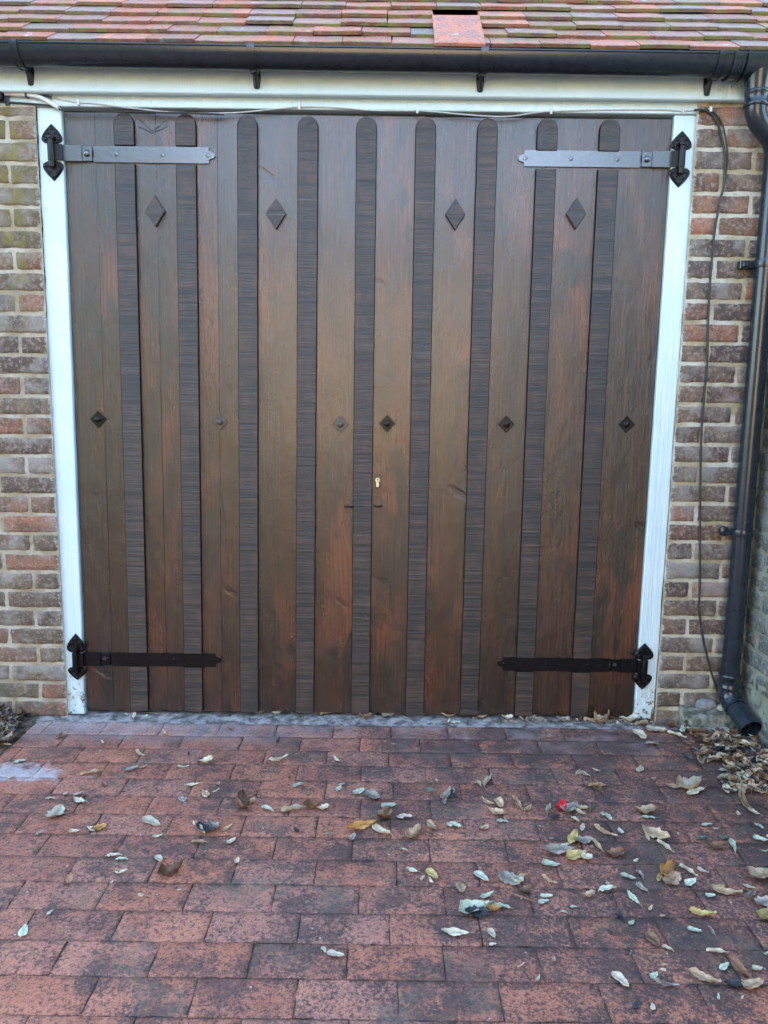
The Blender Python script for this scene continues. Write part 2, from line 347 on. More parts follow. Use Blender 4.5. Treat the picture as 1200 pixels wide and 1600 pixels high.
WOOD = m_wood('dark_stained_board'); BATT = m_wood('rough_sawn_batten', True)
BR_L = m_brick('multi_stock_brick', lichen=True, edge=1.185); BR_R = m_brick('red_stock_brick', edge=1.18)
BR_G = m_brick('weathered_grey_brick', grey=.62)
MOR = m_mortar('sandy_mortar'); MOR_R = m_mortar('buff_mortar', (.40, .33, .20), (.60, .56, .46)); MOR_G = m_mortar('mossy_mortar', grey=.6)
PAV = m_paver(); PAINT = m_paint(); TILE = m_tile()
SOIL = m_simple('dark_joint_soil', (.020, .017, .015), (.050, .042, .035), 60, .95, .8, .004, .1)
CEM = m_simple('cement_screed', (.13, .112, .10), (.48, .44, .41), 22, .92, .8, .008, .1)
PVC = m_simple('black_pvc', (.010, .016, .024), (.016, .023, .032), 30, .24, .08, .001, .6)
IRON = m_simple('sky_tinted_black_iron', (.005, .011, .024), (.010, .020, .040), 70, .25, .5, .0014, .9, ior=1.75, coat=.4, coat_r=.18)  # blue in this black paints the sky's reflection on the upper straps
GLOSSB = m_simple('glossy_black_paint', (.003, .003, .004), (.005, .005, .006), 70, .26, .6, .0022, .30, coat=.06, coat_r=.08)
BRONZE = m_simple('browned_iron', (.035, .030, .024), (.07, .06, .05), 90, .38, .5, .001, .6)
NICKEL = m_simple('worn_nickel', (.50, .50, .44), (.66, .66, .58), 90, .30, .3, .001, .6, metal=.9)
EDGE = m_simple('shade_outline_edge', (.006, .005, .005), (.012, .009, .008), 40, .8, .3, .001, .2)  # near-black sides paint a shadow outline round each batten
DARK = m_simple('black_cavity', (.004, .004, .004), (.006, .006, .006), 20, .9, 0, .001, .1)
CABLE = m_simple('black_cable_sheath', (.022, .024, .024), (.045, .050, .042), 50, .5, .3, .001, .4)
GWIRE = m_simple('grey_bell_wire', (.42, .42, .42), (.60, .60, .58), 60, .5, .2, .001, .4)
WCON = m_simple('white_conduit', (.66, .67, .68), (.78, .78, .77), 40, .45, .2, .001, .4)
STONE = m_simple('mossy_concrete', (.09, .10, .07), (.34, .33, .27), 30, .92, 1.0, .010, .2)
ROCK = m_simple('grey_pebble_stone', (.17, .18, .18), (.30, .30, .29), 40, .85, .7, .003, .2)

# ------------------------------------------------------------------ brick geometry
def brick(mb, u0, u1, v0, v1, M4, depth=.05, nx=7, nz=3, jit=.0012, rim=.004, wob=0.0012, face=0.0, roll=.008):
    """brick face in the local u,v plane, facing -w (local y); M4 maps (u,w,v) to the world"""
    mb.col = (random.random(), random.random(), random.random())
    sd = random.random()*100; P = []; AT = []; c0 = mb.col
    du, dv = rnd(-wob, wob), rnd(-wob, wob); us = [u0+du, u0+du+rim*.9] + [u0+du+(u1-u0)*i/nx for i in range(1, nx)] + [u1+du-rim*.9, u1+du]
    vs = [v0+dv, v0+dv+rim*.8] + [v0+dv+(v1-v0)*j/nz for j in range(1, nz)] + [v1+dv-rim*.8, v1+dv]
    tilt = rnd(-roll, roll)
    for j, v in enumerate(vs):
        for i, u in enumerate(us):
            e = (i in (0, len(us)-1)) + (j in (0, len(vs)-1))
            n1 = noise.noise(Vector((u*38, v*38, sd)))*.0022; n2 = noise.noise(Vector((u*60+9, v*60, sd)))
            n3 = noise.noise(Vector((u*60, v*60+20, sd)))
            y = face + n1 + e*rim*.9 + tilt*(u-u0)
            P.append(M4 @ Vector((u + n2*jit*(2.0 if e else .5), y, v + n3*jit*(2.0 if e else .5))))
            ed = min(i, len(us)-1-i, j, len(vs)-1-j); AT.append((c0[0], c0[1], (1.0, .62, 0.0)[min(ed, 2)]))
    W = len(us); H = len(vs); F = [(j*W+i, j*W+i+1, (j+1)*W+i+1, (j+1)*W+i) for j in range(H-1) for i in range(W-1)]
    per = [(0, i) for i in range(W)] + [(j, W-1) for j in range(1, H)] + [(H-1, i) for i in range(W-2, -1, -1)] + [(j, 0) for j in range(H-2, 0, -1)]
    base = len(P)
    for (j, i) in per: P.append(M4 @ Vector((us[i], face+depth, vs[j])))
    idx = [j*W+i for (j, i) in per]; n = len(per)
    for a in range(n): b = (a+1) % n; F.append((idx[a], base+a, base+b, idx[b]))
    AT += [(c0[0], c0[1], 1.0)]*n; n0 = len(mb.v); mb.add(P, F); mb.a[n0:] = AT

def sheet(mb, u0, u1, v0, v1, M4, amp=.002, step=.02, face=0.0, mi=None):
    nu = max(1, int((u1-u0)/step)); nv = max(1, int((v1-v0)/step)); P = []
    for j in range(nv+1):
        for i in range(nu+1):
            u = u0+(u1-u0)*i/nu; v = v0+(v1-v0)*j/nv; q = M4 @ Vector((u, 0, v))
            P.append(M4 @ Vector((u, face + amp*noise.noise(q*34), v)))
    mb.add(P, [(j*(nu+1)+i, j*(nu+1)+i+1, (j+1)*(nu+1)+i+1, (j+1)*(nu+1)+i) for j in range(nv) for i in range(nu)], mi)

ZC = lambda kk: 1.0397 - .075*kk         # bed joint heights
I4 = Matrix.Identity(4)
YB = -.030                               # brick face

# ------------------------------------------------------------------ ground: sheet to the horizon, screed, brick paving
g = MB(); g.box(-400, 400, -400, 400, -.60, -.030)
tag(g.build('ground', m_simple('driveway_gravel', (.07, .06, .05), (.12, .10, .085), 3, .95, .8, .02, .2)), kind='structure')
MG = Matrix(((1,0,0,0),(0,0,1,0),(0,-1,0,0),(0,0,0,1)))     # local (u,w,v) -> world (u, v, -w): the face looks up
jo = MB(); sheet(jo, -2.55, 1.72, -3.3, .15, MG, .0026, .016, face=.0034); jmat = m_simple('joint_sand_and_moss', (.030, .026, .020), (.15, .125, .09), 26, .95, .8, .004, .1)
pv = MB()
joint_x = {0:-.989, 1:-.661, 2:-.998, 3:-.649, 4:-.762, 5:-.644, 6:-.772, 7:-.439, 8:-.534, 9:-.633, 10:-.554, 11:-.431, 12:-.537, 13:-.420}
LP = .2215
for kk in range(0, 31):
    y1 = -.0814 - .11*kk; y0 = y1 - .11
    jx = joint_x.get(kk, -.5 + rnd(-.1, .1)); left = -1.27 if kk < 3 else -2.5
    n0 = int(math.floor((left - jx)/LP)); x = jx + n0*LP
    while x < 1.70:
        a, b = max(x, left), min(x+LP, 1.72)
        if b-a > .03:
            M4 = MG.copy(); zt = rnd(-.0009, .0009)
            brick(pv, a+.0010, b-.0010, y0+.0008, y1-.0008, M4, depth=.02, nx=12, nz=5, jit=.0022, rim=.0013, wob=.0008, face=-zt, roll=.003)
        x += LP
for j in range(3):                        # dark edging bricks laid along the left side, by the leaf heap
    for i in range(5):
        brick(pv, -1.274-.108*(i+1)+.001, -1.274-.108*i-.001, -.42+.0+.216*j-.37*0, -.42+.212+.216*j, MG, depth=.02, nx=3, nz=5, face=.004)
paving = empty('brick_paving'); tag(paving, kind='structure')
pv.build('paving_brick', PAV, paving, smooth=60); jo.build('joint_sand', jmat, paving)
sc = MB(); sheet(sc, -1.28, 1.30, -.086, .10, MG, .004, .02, face=.002); sc.build('cement_strip', CEM, paving, smooth=180)

# ------------------------------------------------------------------ the garage
G = empty('garage'); tag(G, 'brick garage with tiled roof, white frame and wide dark plank doors', 'garage')
def wall(xa, xb, side, bmat, mmat, top, label, inner):
    mb = MB(); mb.mi = 0
    for kk in range(-17, 15):
        zt, zb = ZC(kk), ZC(kk+1)
        if zb > top: continue
        full = (kk % 2 != 0)
        L = .2185; first = L if full else .1075; e = inner; sgn = side; u = e; ln = first
        while (u < xb-.01) if sgn > 0 else (u > xa+.01):
            v = u + sgn*ln; a, b = (u, v) if sgn > 0 else (v, u)
            a, b = max(a, xa), min(b, xb)
            if b-a > .02:
                brick(mb, a+.0066, b-.0066, max(zb, -.03)+.0068, min(zt, top)-.0068, I4, depth=.03, nx=7 if b-a > .15 else 4, face=YB+rnd(-.0012, .0012), jit=.0022, rim=.0045)
            u = v; ln = L
    a, b = (inner+.003, xb) if side > 0 else (xa, inner-.003)
    sheet(mb, a, b, -.03, top, I4, .0035, .012, face=YB+.0042, mi=1)
    mb.mi = 1; mb.box(a, b, YB+.03, .25, -.03, top)
    o = mb.build('brick_wall', [bmat, mmat], G, smooth=60); o['label'] = label
wall(-2.6, -1.166, -1, BR_L, MOR, 2.285, 'lichen spotted brown brick wall left of the doors', -1.172)
wall(1.17, 2.2, 1, BR_R, MOR_R, 2.40, 'purple red brick wall right of the doors', 1.168)
b = MB(); b.col = (.4, .5, .5)
for (x0, x1) in ((-2.6, -2.38), (1.98, 2.2)): b.box(x0, x1, .25, 5.8, -.03, 2.3)
b.box(-2.38, 1.98, 5.58, 5.8, -.03, 2.3); b.box(-2.6, 2.2, .14, .25, 2.34, 2.40)
b.build('rear_wall', BR_R, G)
lin = MB(); lin.box(-2.6, 1.98, .06, .135, 2.30, 2.42); lin.build('lintel', DARK, G)
fl = MB(); fl.box(-1.2, 1.2, .09, .13, .0, 2.32); fl.build('dark_interior', DARK, G)

# door frame
F_ = MB(); F_.col = (.5, .5, .5)
def quadpost(xo_t, xi_t, xo_b, xi_b, zt, zb, y0, y1):
    n = 46; P = []
    for j in range(n+1):
        t = j/n; z = zb+(zt-zb)*t
        xo = xo_b+(xo_t-xo_b)*t + noise.noise(Vector((z*22, xo_b*3, 1)))*.0035; xi = xi_b+(xi_t-xi_b)*t + noise.noise(Vector((z*9, xi_b*3, 5)))*.0010
        s_ = 1 if xo < xi else -1
        P += [(xo, y1, z), (xo, y0+.003, z), (xo+s_*.003, y0, z), (xi-s_*.003, y0, z), (xi, y0+.003, z), (xi, y1, z)]
    F = []
    for j in range(n):
        for i in range(5):
            q = (j*6+i, j*6+i+1, j*6+i+7, j*6+i+6); F.append(q)
    F.append(tuple(range(6))); F.append(tuple(reversed(range(n*6, n*6+6)))); F_.add(P, F)
fr = None
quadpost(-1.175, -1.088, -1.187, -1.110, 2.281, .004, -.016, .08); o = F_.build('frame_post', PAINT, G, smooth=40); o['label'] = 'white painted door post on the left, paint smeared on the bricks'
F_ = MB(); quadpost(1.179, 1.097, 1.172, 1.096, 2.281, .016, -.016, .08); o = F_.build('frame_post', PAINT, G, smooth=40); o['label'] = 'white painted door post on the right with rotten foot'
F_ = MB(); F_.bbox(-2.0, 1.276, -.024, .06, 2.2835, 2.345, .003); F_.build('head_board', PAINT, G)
F_ = MB()
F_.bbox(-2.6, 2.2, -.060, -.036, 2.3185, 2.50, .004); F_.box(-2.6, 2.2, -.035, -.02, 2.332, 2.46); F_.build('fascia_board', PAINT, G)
rot = MB()
for i in range(7):
    x = 1.158+i*.003; rot.prism([(x, .0), (x+.006, .0), (x+.004+rnd(-.001, .001), rnd(.03, .075))], -.020+rnd(-.002, .002), -.006)
rot.build('rotten_wood_splinters', m_simple('rotten_wood', (.10, .065, .040), (.20, .14, .09), 80, .9, .8, .003, .2), G)

# ------------------------------------------------------------------ doors
BX = [(-.867, -.891), (-.646, -.673), (-.425, -.450), (-.208, -.227), (.001, -.004), (.213, .214), (.434, .432), (.648, .651), (.871, .874)]
def lerp(p, z): return p[1] + (p[0]-p[1])*(z-.02)/2.245
def door_leaf(side):
    mb = MB(); outer = (-1.084, -1.105) if side < 0 else (1.093, 1.093)
    edges = []
    bx = BX[:5] if side < 0 else BX[4:]
    cuts = []
    for i, q in enumerate(bx):
        cuts.append(q)
        if i+1 < len(bx) and side < 0 and i < 2: cuts.append(((q[0]+bx[i+1][0])/2, (q[1]+bx[i+1][1])/2))
    if side < 0: cuts = [outer, ((outer[0]+bx[0][0])/2-.0, (outer[1]+bx[0][1])/2)] + cuts
    else: cuts = cuts + [outer]
    for i in range(len(cuts)-1):
        a, b = cuts[i], cuts[i+1]; mb.col = (random.random(), random.random(), random.random())
        zt = 2.272 + rnd(-.0015, .0015); zb = .017 + rnd(-.004, .004); n = 24; P = []; g_ = .0001; off = rnd(-.0005, .0004); ch = .0008
        for j in range(n+1):
            z = zb+(zt-zb)*j/n; xa = lerp(a, z)+g_; xb = lerp(b, z)-g_; cup = .0006*noise.noise(Vector((z*2, i*3.1, 2)))
            P += [(xa, .04, z), (xa, off+ch, z), (xa+ch, off, z), ((xa+xb)/2, off+cup, z), (xb-ch, off, z), (xb, off+ch, z), (xb, .04, z)]
        F = [(j*7+q, j*7+q+1, j*7+q+8, j*7+q+7) for j in range(n) for q in range(6)]
        F += [tuple(range(7)), tuple(reversed(range(n*7, n*7+7)))]
        mb.add(P, F)
    o = mb.build('garage_door', WOOD, G, smooth=25)
    o['label'] = ('left' if side < 0 else 'right') + ' garage door leaf of dark stained boards with rough battens'
    return o
DL, DR = door_leaf(-1), door_leaf(1)
def batten(i, z0, z1, round_top, parent):
    mb = MB(); mb.col = (random.random(), random.random(), random.random()); hw = .0370; y0 = -.0140; ch = .0024
    q = BX[i]; n = max(2, int((z1-z0)/.02)); L, R = [], []
    zr = z1-hw*1.02 if round_top else z1
    for j in range(n+1):
        z = z0+(zr-z0)*j/n; c = lerp(q, z); wv = noise.noise(Vector((z*7, i, 3)))*.0009; wv2 = noise.noise(Vector((z*7, i, 8)))*.0009
        L.append((c-hw+wv, z)); R.append((c+hw+wv2, z))
    arc = []
    if round_top:
        c = lerp(q, zr)
        for a in range(1, 12): th = math.pi*a/12; arc.append((c+hw*math.cos(th), zr+hw*1.02*math.sin(th)))
    pts = [L[0], R[0]] + R[1:] + arc + list(reversed(L[1:]))
    # front strip built from rows so that the faces stay well shaped
    P = []; rows = list(zip(L, R)) + [((arc[-1-a][0], arc[-1-a][1]), (arc[a][0], arc[a][1])) for a in range(5 if round_top else 0)]
    for (l, r_) in rows:
        P += [(l[0], -.0005, l[1]), (l[0], y0+ch, l[1]), (l[0]+ch, y0, l[1]), (r_[0]-ch, y0, r_[1]), (r_[0], y0+ch, r_[1]), (r_[0], -.0005, r_[1])]
    m = len(rows); F = [(j*6+a, j*6+a+1, j*6+a+7, j*6+a+6) for j in range(m-1) for a in range(5)]
    F += [tuple(range(6)), tuple(reversed(range((m-1)*6, m*6)))]
    mb.add(P, F)
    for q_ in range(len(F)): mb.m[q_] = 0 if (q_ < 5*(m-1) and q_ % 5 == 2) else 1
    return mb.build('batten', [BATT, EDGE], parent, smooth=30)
for i in range(9):
    par = DL if i <= 4 else DR
    if i in (0, 1, 7, 8):
        batten(i, .02, .203, False, par); batten(i, .262, 2.096, False, par); batten(i, 2.161, 2.268, True, par)
    else: batten(i, .020, 2.265, True, par)
# small screws in the middle batten
for (x, y) in ((579, 349), (578, 433), (577, 512), (574, 791), (573, 814), (573, 888), (571, 963), (570, 1035), (570, 1094), (581, 201)):
    p = at(x, y, -.0140); s_ = MB(); s_.lathe([(.0034, 0), (.0034, .0015), (.002, .0022)], Matrix.Translation(p) @ Matrix.Rotation(math.pi/2, 4, 'X'), 8); s_.build('screw', BRONZE, DL)

def diamond(x, y, hw, hh, mat, t, bolt, parent, name, bm=None):
    p = at(x, y, 0); mb = MB(); mb.col = (random.random(), random.random(), random.random())
    mb.prism([(p.x-hw, p.z), (p.x, p.z-hh), (p.x+hw, p.z), (p.x, p.z+hh)], -t, -.0012, .0022)
    o = mb.build(name, mat, parent)
    if bolt:
        b_ = MB(); Mx = Matrix.Translation((p.x, -t+.0005, p.z)) @ Matrix.Rotation(math.pi/2, 4, 'X')
        b_.lathe([(.0135, 0), (.013, .002), (.010, .0045), (.009, .0045), (.0085, .009), (.0055, .0105)], Mx, 14)
        b_.build('bolt_head', bm or mat, o, smooth=35)
    return o
for (x, y) in ((244, 331), (432, 335), (711, 336), (899, 335)):
    diamond(x, y, .0365, .0545, BATT, .016, False, DL if x < 570 else DR, 'wooden_lozenge')
for (x, y, m) in ((154, 655, GLOSSB), (344, 659, BRONZE), (532, 663, BRONZE), (605, 662, GLOSSB), (791, 663, GLOSSB), (979, 663, GLOSSB)):
    o = diamond(x, y, .0315, .0335, m, .005, True, DL if x < 570 else DR, 'diamond_stud')
    o['label'] = 'browned metal diamond stud with round bolt' if m is BRONZE else 'glossy black diamond stud with round bolt'
# lock cylinder
p = at(590, 752, 0); lk = MB()
lk.prism([(p.x-.011, p.z-.026), (p.x+.011, p.z-.026), (p.x+.011, p.z+.026), (p.x-.011, p.z+.026)], -.0035, -.0011, .001); lo = lk.build('lock_plate', BRONZE, DR)
lk = MB(); Mx = Matrix.Translation((p.x, -.003, p.z+.006)) @ Matrix.Rotation(math.pi/2, 4, 'X')
lk.lathe([(.0088, 0), (.0088, .009), (.0080, .010)], Mx, 20)
lk.bbox(p.x-.0052, p.x+.0052, -.013, -.003, p.z-.021, p.z+.002, .001); lk.build('lock_cylinder', NICKEL, DR, smooth=35)
lk = MB(); lk.bbox(p.x-.0012, p.x+.0012, -.0136, -.0126, p.z-.001, p.z+.010, .0002); lk.lathe([(.0026, 0), (.0026, .0012)], Matrix.Translation((p.x, -.0128, p.z+.009)) @ Matrix.Rotation(math.pi/2, 4, 'X'), 10)
lk.build('keyhole', DARK, DR)
for (x, y, par) in ((545, 791, DL), (591, 790, DR)):     # U shaped staples either side of the closing batten
    p = at(x, y, 0); s_ = MB()
    s_.tube([(p.x-.015, .0, p.z), (p.x-.015, -.010, p.z)] + [(p.x-.015*math.cos(math.pi*a/8), -.012-.014*math.sin(math.pi*a/8), p.z) for a in range(9)] + [(p.x+.015, -.010, p.z), (p.x+.015, .0, p.z)], .0032, 8)
    s_.build('staple', GLOSSB, par, smooth=50)

# strap hinges
def hinge(x0, x1, z, side, parent, mat, pin_mat, xp, zu, zl, droop=0.0):
    """x0 hinge side, x1 free end of the strap; xp pin centre; zu, zl tips of the two pointed plates"""
    s = 1 if x1 > x0 else -1; h = .0275; mb = MB(); n = 30; y0, y1 = -.0075, -.0013
    zc = lambda x: z + droop*(x-x0)
    xc = x0 + s*.118                        # knuckle plate ends here, the long strap starts
    def strip(xa, xb, hh, ya, yb, b_=.001):
        P = [(xa, zc(xa)-hh), (xb, zc(xb)-hh), (xb, zc(xb)+hh), (xa, zc(xa)+hh)]
        if s < 0: P = [P[1], P[0], P[3], P[2]]
        mb.prism(P, ya, yb, b_)
    strip(x0, xc-s*.040, h, -.0155, y1); strip(xc-s*.0395, xc-s*.004, h-.002, -.0115, y1)
    # long strap with notched start and ogee end
    e = x1 - s*.022; P = [(xc-s*.002, -h*.85), (xc+s*.004, -h), (e, -h), (e, -h*.58), (e+s*.006, -h*.45)]
    for a in range(9): th = -math.pi/2+math.pi*a/8; P.append((e+s*.010+s*.012*math.cos(th), h*.40*math.sin(th)))
    P += [(e+s*.006, h*.45), (e, h*.58), (e, h), (xc+s*.004, h), (xc-s*.002, h*.85), (xc-s*.002, h*.5), (xc+s*.003, h*.35), (xc+s*.003, -h*.35), (xc-s*.002, -h*.5)]
    P = [(x, zc(x)+dz) for (x, dz) in P]
    if s < 0: P.reverse()
    n_ = len(P); vs = [(x, y0, zz) for (x, zz) in P] + [(x, y1, zz) for (x, zz) in P]
    mb.add(vs, [tuple(range(n_)), tuple(reversed(range(n_, 2*n_)))] + [(i, i+n_, (i+1) % n_+n_, (i+1) % n_) for i in range(n_)])
    RX = Matrix.Rotation(math.pi/2, 4, 'X')
    for fx in (.36, .66, .955):
        x = x0+(x1-x0)*fx; Mx = Matrix.Translation((x, y0, zc(x))) @ RX
        mb.lathe([(.0085, -.001), (.0082, .0008), (.0070, .0022), (.003, .0030)], Mx, 12)
        mb.box(-.0065, .0065, -.0038, -.0030, -.0009, .0009, Matrix.Translation((x, 0, zc(x)-.0)) @ Matrix.Rotation(rnd(0, 3), 4, 'Y') @ Matrix.Translation((0, y0+.0001, 0)))
    xb = xc-s*.022; Mx = Matrix.Translation((xb, -.0115, zc(xb))) @ RX
    mb.lathe([(.0125, -.001), (.0125, .001), (.0095, .0035), (.0090, .0075), (.0055, .0095)], Mx, 12)
    o = mb.build('strap_hinge', mat, parent, smooth=35)
    # pin and pointed plates stand on the white post
    pb = MB(); zt_, zb_ = z+h+.004, z-h-.004
    Mz = Matrix.Translation((xp, -.030, 0))
    pb.lathe([(.009, zb_-.022), (.011, zb_-.020), (.011, zb_), (.0125, zb_), (.0130, zb_+.003), (.0130, zt_-.003), (.0125, zt_), (.010, zt_), (.010, zt_+.010), (.0145, zt_+.012), (.0145, zt_+.020), (.009, zt_+.024)], Mz, 18)
    xe = x0+s*.013; pb.box(min(xp, xe), max(xp, xe), -.0290, -.0160, z-h+.001, z+h-.001)
    for (tip, base, sg) in ((zu, zt_+.0, 1), (zl, zb_-.0, -1)):
        hgt = abs(tip-base); wd = .037; out = []
        prof = [(-.05, .30), (.02, .75), (.12, .97), (.28, 1.0), (.45, .88), (.62, .66), (.78, .40), (.90, .18), (1.0, .0)]
        r1 = [(xp+wd*w_, base+sg*hgt*t) for (t, w_) in prof]; r2 = [(xp-wd*w_, base+sg*hgt*t) for (t, w_) in reversed(prof[:-1])]
        out = r1+r2
        if sg < 0: out.reverse()
        pb.prism(out, -.0225, -.0155, .003)
        for (dx, t, r_) in ((0, .74, .0065), (-.014, .52, .0055), (.014, .52, .0055), (-.022, .20, .0065), (.022, .20, .0065), (0, .22, .011)):
            pb.lathe([(r_, -.002), (r_*.9, .0025), (r_*.4, .0042)], Matrix.Translation((xp+dx, -.0225, base+sg*hgt*t)) @ RX, 10)
        pb.tube([(xp+dx_*wd, -.0235, base+sg*hgt*t_) for (dx_, t_) in ((.62, .10), (.80, .28), (.62, .50), (.30, .72), (0, .90), (-.30, .72), (-.62, .50), (-.80, .28), (-.62, .10))], .0022, 6)
    pb.build('hinge_pin_plate', pin_mat, G, smooth=40)
    return o
a = at(81, 238, -.03)
hinge(-1.1000, -.545, 2.1300, 1, DL, IRON, GLOSSB, at(80, 236, -.03).x, at(80, 193, -.02).z, at(84, 283, -.02).z)
hinge(1.1050, .548, 2.1340, -1, DR, IRON, GLOSSB, at(1065, 248, -.03).x, at(1069, 204, -.02).z, at(1062, 293, -.02).z)
hinge(-1.1150, -.560, .2310, 1, DL, GLOSSB, GLOSSB, at(118, 1030, -.03).x, at(118, 990, -.02).z, at(118, 1063, -.02).z)
hinge(1.1050, .540, .2330, -1, DR, GLOSSB, GLOSSB, at(1007, 1041, -.03).x, at(1008, 1005, -.02).z, at(1006, 1078, -.02).z)

# ------------------------------------------------------------------ roof
TH = math.radians(39.5); EY = -.135; EZ = at(600, 76, EY).z - .021
def rp(u, s_, h): return Vector((u, EY + s_*math.cos(TH) - h*math.sin(TH), EZ + s_*math.sin(TH) + h*math.cos(TH)))
rf = MB()
def tile(mb, u0, u1, s0, lift=0.0, ln=.20, tk=.0125, skew=0.0, flat=False):
    mb.col = (random.random(), random.random(), random.random()); P = []
    N = 4; sd = random.random()*50; ws = [0, .004, .012, .10, ln]; AT = []; c0 = mb.col
    for (lay, dh) in ((0, tk), (1, 0.0)):
        for s_ in ws:
            for i in range(N+1):
                u = u0+(u1-u0)*i/N + skew*s_
                t = s_/ln; hh = lift*(1-t) + dh + .0020*noise.noise(Vector((u*12, s_*9, sd))) - (.0018 if (s_ == 0 and lay == 0) else 0)
                hh += .026*(1-t) if not flat else -lift*(1-t) + lift       # each course rides on those below
                P.append(rp(u, s0+s_ + .002*noise.noise(Vector((u*30, sd, 1))), hh)); AT.append((c0[0], c0[1], 1.0 if s_ < .001 or (s_ < .005 and lay == 1) else (.6 if s_ < .005 else .2)))
    W = N+1; H = len(ws); q = W*H; F = []
    for j in range(H-1):
        for i in range(N): F.append((j*W+i, j*W+i+1, (j+1)*W+i+1, (j+1)*W+i)); F.append((q+j*W+i, q+(j+1)*W+i, q+(j+1)*W+i+1, q+j*W+i+1))
    for i in range(N): F.append((i, q+i, q+i+1, i+1)); k2 = (H-1)*W; F.append((k2+i, k2+i+1, q+k2+i+1, q+k2+i))
    for j in range(H-1): F.append((j*W, (j+1)*W, q+(j+1)*W, q+j*W)); F.append((j*W+N, q+j*W+N, q+(j+1)*W+N, (j+1)*W+N))
    n0 = len(mb.v); mb.add(P, F); mb.a[n0:] = AT
nc = 42; slip_u = (at(678, 50, -.1).x, at(755, 50, -.1).x)
for c in range(nc):
    s0 = c*.098; u = -2.75 + (.0825 if c % 2 else 0) + rnd(-.02, .02)
    if c == 3: u = at(677, 18, EY+.3*math.cos(TH)).x - 20*.166
    while u < 2.45:
        wd = .166 + (rnd(-.003, .003) if c != 3 else 0)
        skip = c == 3 and abs(u - at(677, 18, EY+.3*math.cos(TH)).x) < .02
        if not skip: tile(rf, u+.0012, u+wd-.0012, s0+rnd(-.006, .005), lift=rnd(-.001, .006), skew=rnd(-.02, .02))
        u += wd
rf.mi = 1
ry = EY+nc*.098*math.cos(TH)+.02; rz = EZ+nc*.098*math.sin(TH)+.02
for (ya, za, yb, zb) in ((EY+.04, EZ+.018, ry, rz), (ry, rz, ry*2+.3, EZ)):
    rf.add([(-2.75, ya, za), (2.45, ya, za), (2.45, yb, zb), (-2.75, yb, zb), (-2.75, ya, za-.03), (2.45, ya, za-.03), (2.45, yb, zb-.03), (-2.75, yb, zb-.03)],
           [(0,1,2,3), (7,6,5,4), (0,4,5,1), (1,5,6,2), (2,6,7,3), (3,7,4,0)])
ROOF = rf.build('roof', [TILE, DARK], G, smooth=50)
for x in (-2.6, 1.98):
    gab = MB(); gab.add([(x, .0, 2.3), (x, 5.8, 2.3), (x, ry, rz-.1), (x+.2, .0, 2.3), (x+.2, 5.8, 2.3), (x+.2, ry, rz-.1)], [(0,1,2), (5,4,3), (0,3,4,1), (1,4,5,2), (2,5,3,0)])
    gab.build('gable_wall', BR_R, G)
st = MB(); tile(st, slip_u[0], slip_u[1], -.022, lift=.037, ln=.29, tk=.011, flat=True); st.a = [(.88, .1, .2)]*len(st.a)
o = st.build('slipped_tile', TILE, ROOF, smooth=50); o['label'] = 'slipped orange clay tile hanging over the courses below'

# ------------------------------------------------------------------ gutter
GR = .056; GYC = -.121
gl, grt = at(0, 64, GYC-GR), at(1170, 82, GYC-GR)
def gz(x): return gl.z + (grt.z-gl.z)*(x-gl.x)/(grt.x-gl.x) - .002
def half_ring(mb, xa, xb, r, t, a0=0.0, a1=math.pi, n=18):
    P = []
    for x in (xa, xb):
        for rr in (r, r-t):
            for k in range(n+1):
                th = a0+(a1-a0)*k/n; P.append((x, GYC-rr*math.cos(th), gz(x)-rr*math.sin(th)))
    m = n+1; F = []
    for k in range(n):
        F += [(k, k+1, 2*m+k+1, 2*m+k), (m+k, 3*m+k, 3*m+k+1, m+k+1), (k, m+k, m+k+1, k+1), (2*m+k, 2*m+k+1, 3*m+k+1, 3*m+k)]
    F += [(0, 2*m, 3*m, m), (n, m+n, 3*m+n, 2*m+n)]
    mb.add(P, F)
gu = MB(); half_ring(gu, -2.7, 1.5, GR, .0025)
gu.tube([(-2.7, GYC-GR, gz(-2.7)), (1.5, GYC-GR, gz(1.5))], .0035, 8)
GUT = gu.build('gutter', PVC, G, smooth=60)
for (x, y) in ((22, 90), (392, 95), (757, 105), (1128, 108)):
    X = at(x, y, GYC-GR).x; bk = MB()
    half_ring(bk, X-.0125, X+.0125, GR+.0045, .0040, -.12, math.pi); half_ring(bk, X-.0125, X-.0085, GR+.0070, .003, -.1, math.pi*.96); half_ring(bk, X+.0085, X+.0125, GR+.0070, .003, -.1, math.pi*.96)
    zz = gz(X); bk.add([(X-.0125, -.0605, zz+.01), (X+.0125, -.0605, zz+.01), (X-.014, -.0605, zz-.062), (X+.014, -.0605, zz-.062), (X-.003, -.100, zz-.050), (X+.003, -.100, zz-.050), (X-.003, -.064, zz-.094), (X+.003, -.064, zz-.094), (X-.010, -.0605, zz-.090), (X+.010, -.0605, zz-.090)],
                       [(0,1,3,2), (4,5,7,6), (2,4,6,8), (5,3,9,7), (2,3,5,4), (6,7,9,8), (2,8,9,3)])
    bk.build('gutter_bracket', PVC, GUT, smooth=40)
un = MB(); X = at(1160, 100, GYC-GR).x
half_ring(un, X-.028, X+.008, GR+.005, .0045, -.08); half_ring(un, X-.028, X-.022, GR+.0080, .003, -.08); half_ring(un, X+.002, X+.008, GR+.0080, .003, -.08)
un.build('gutter_union', PVC, GUT, smooth=60)

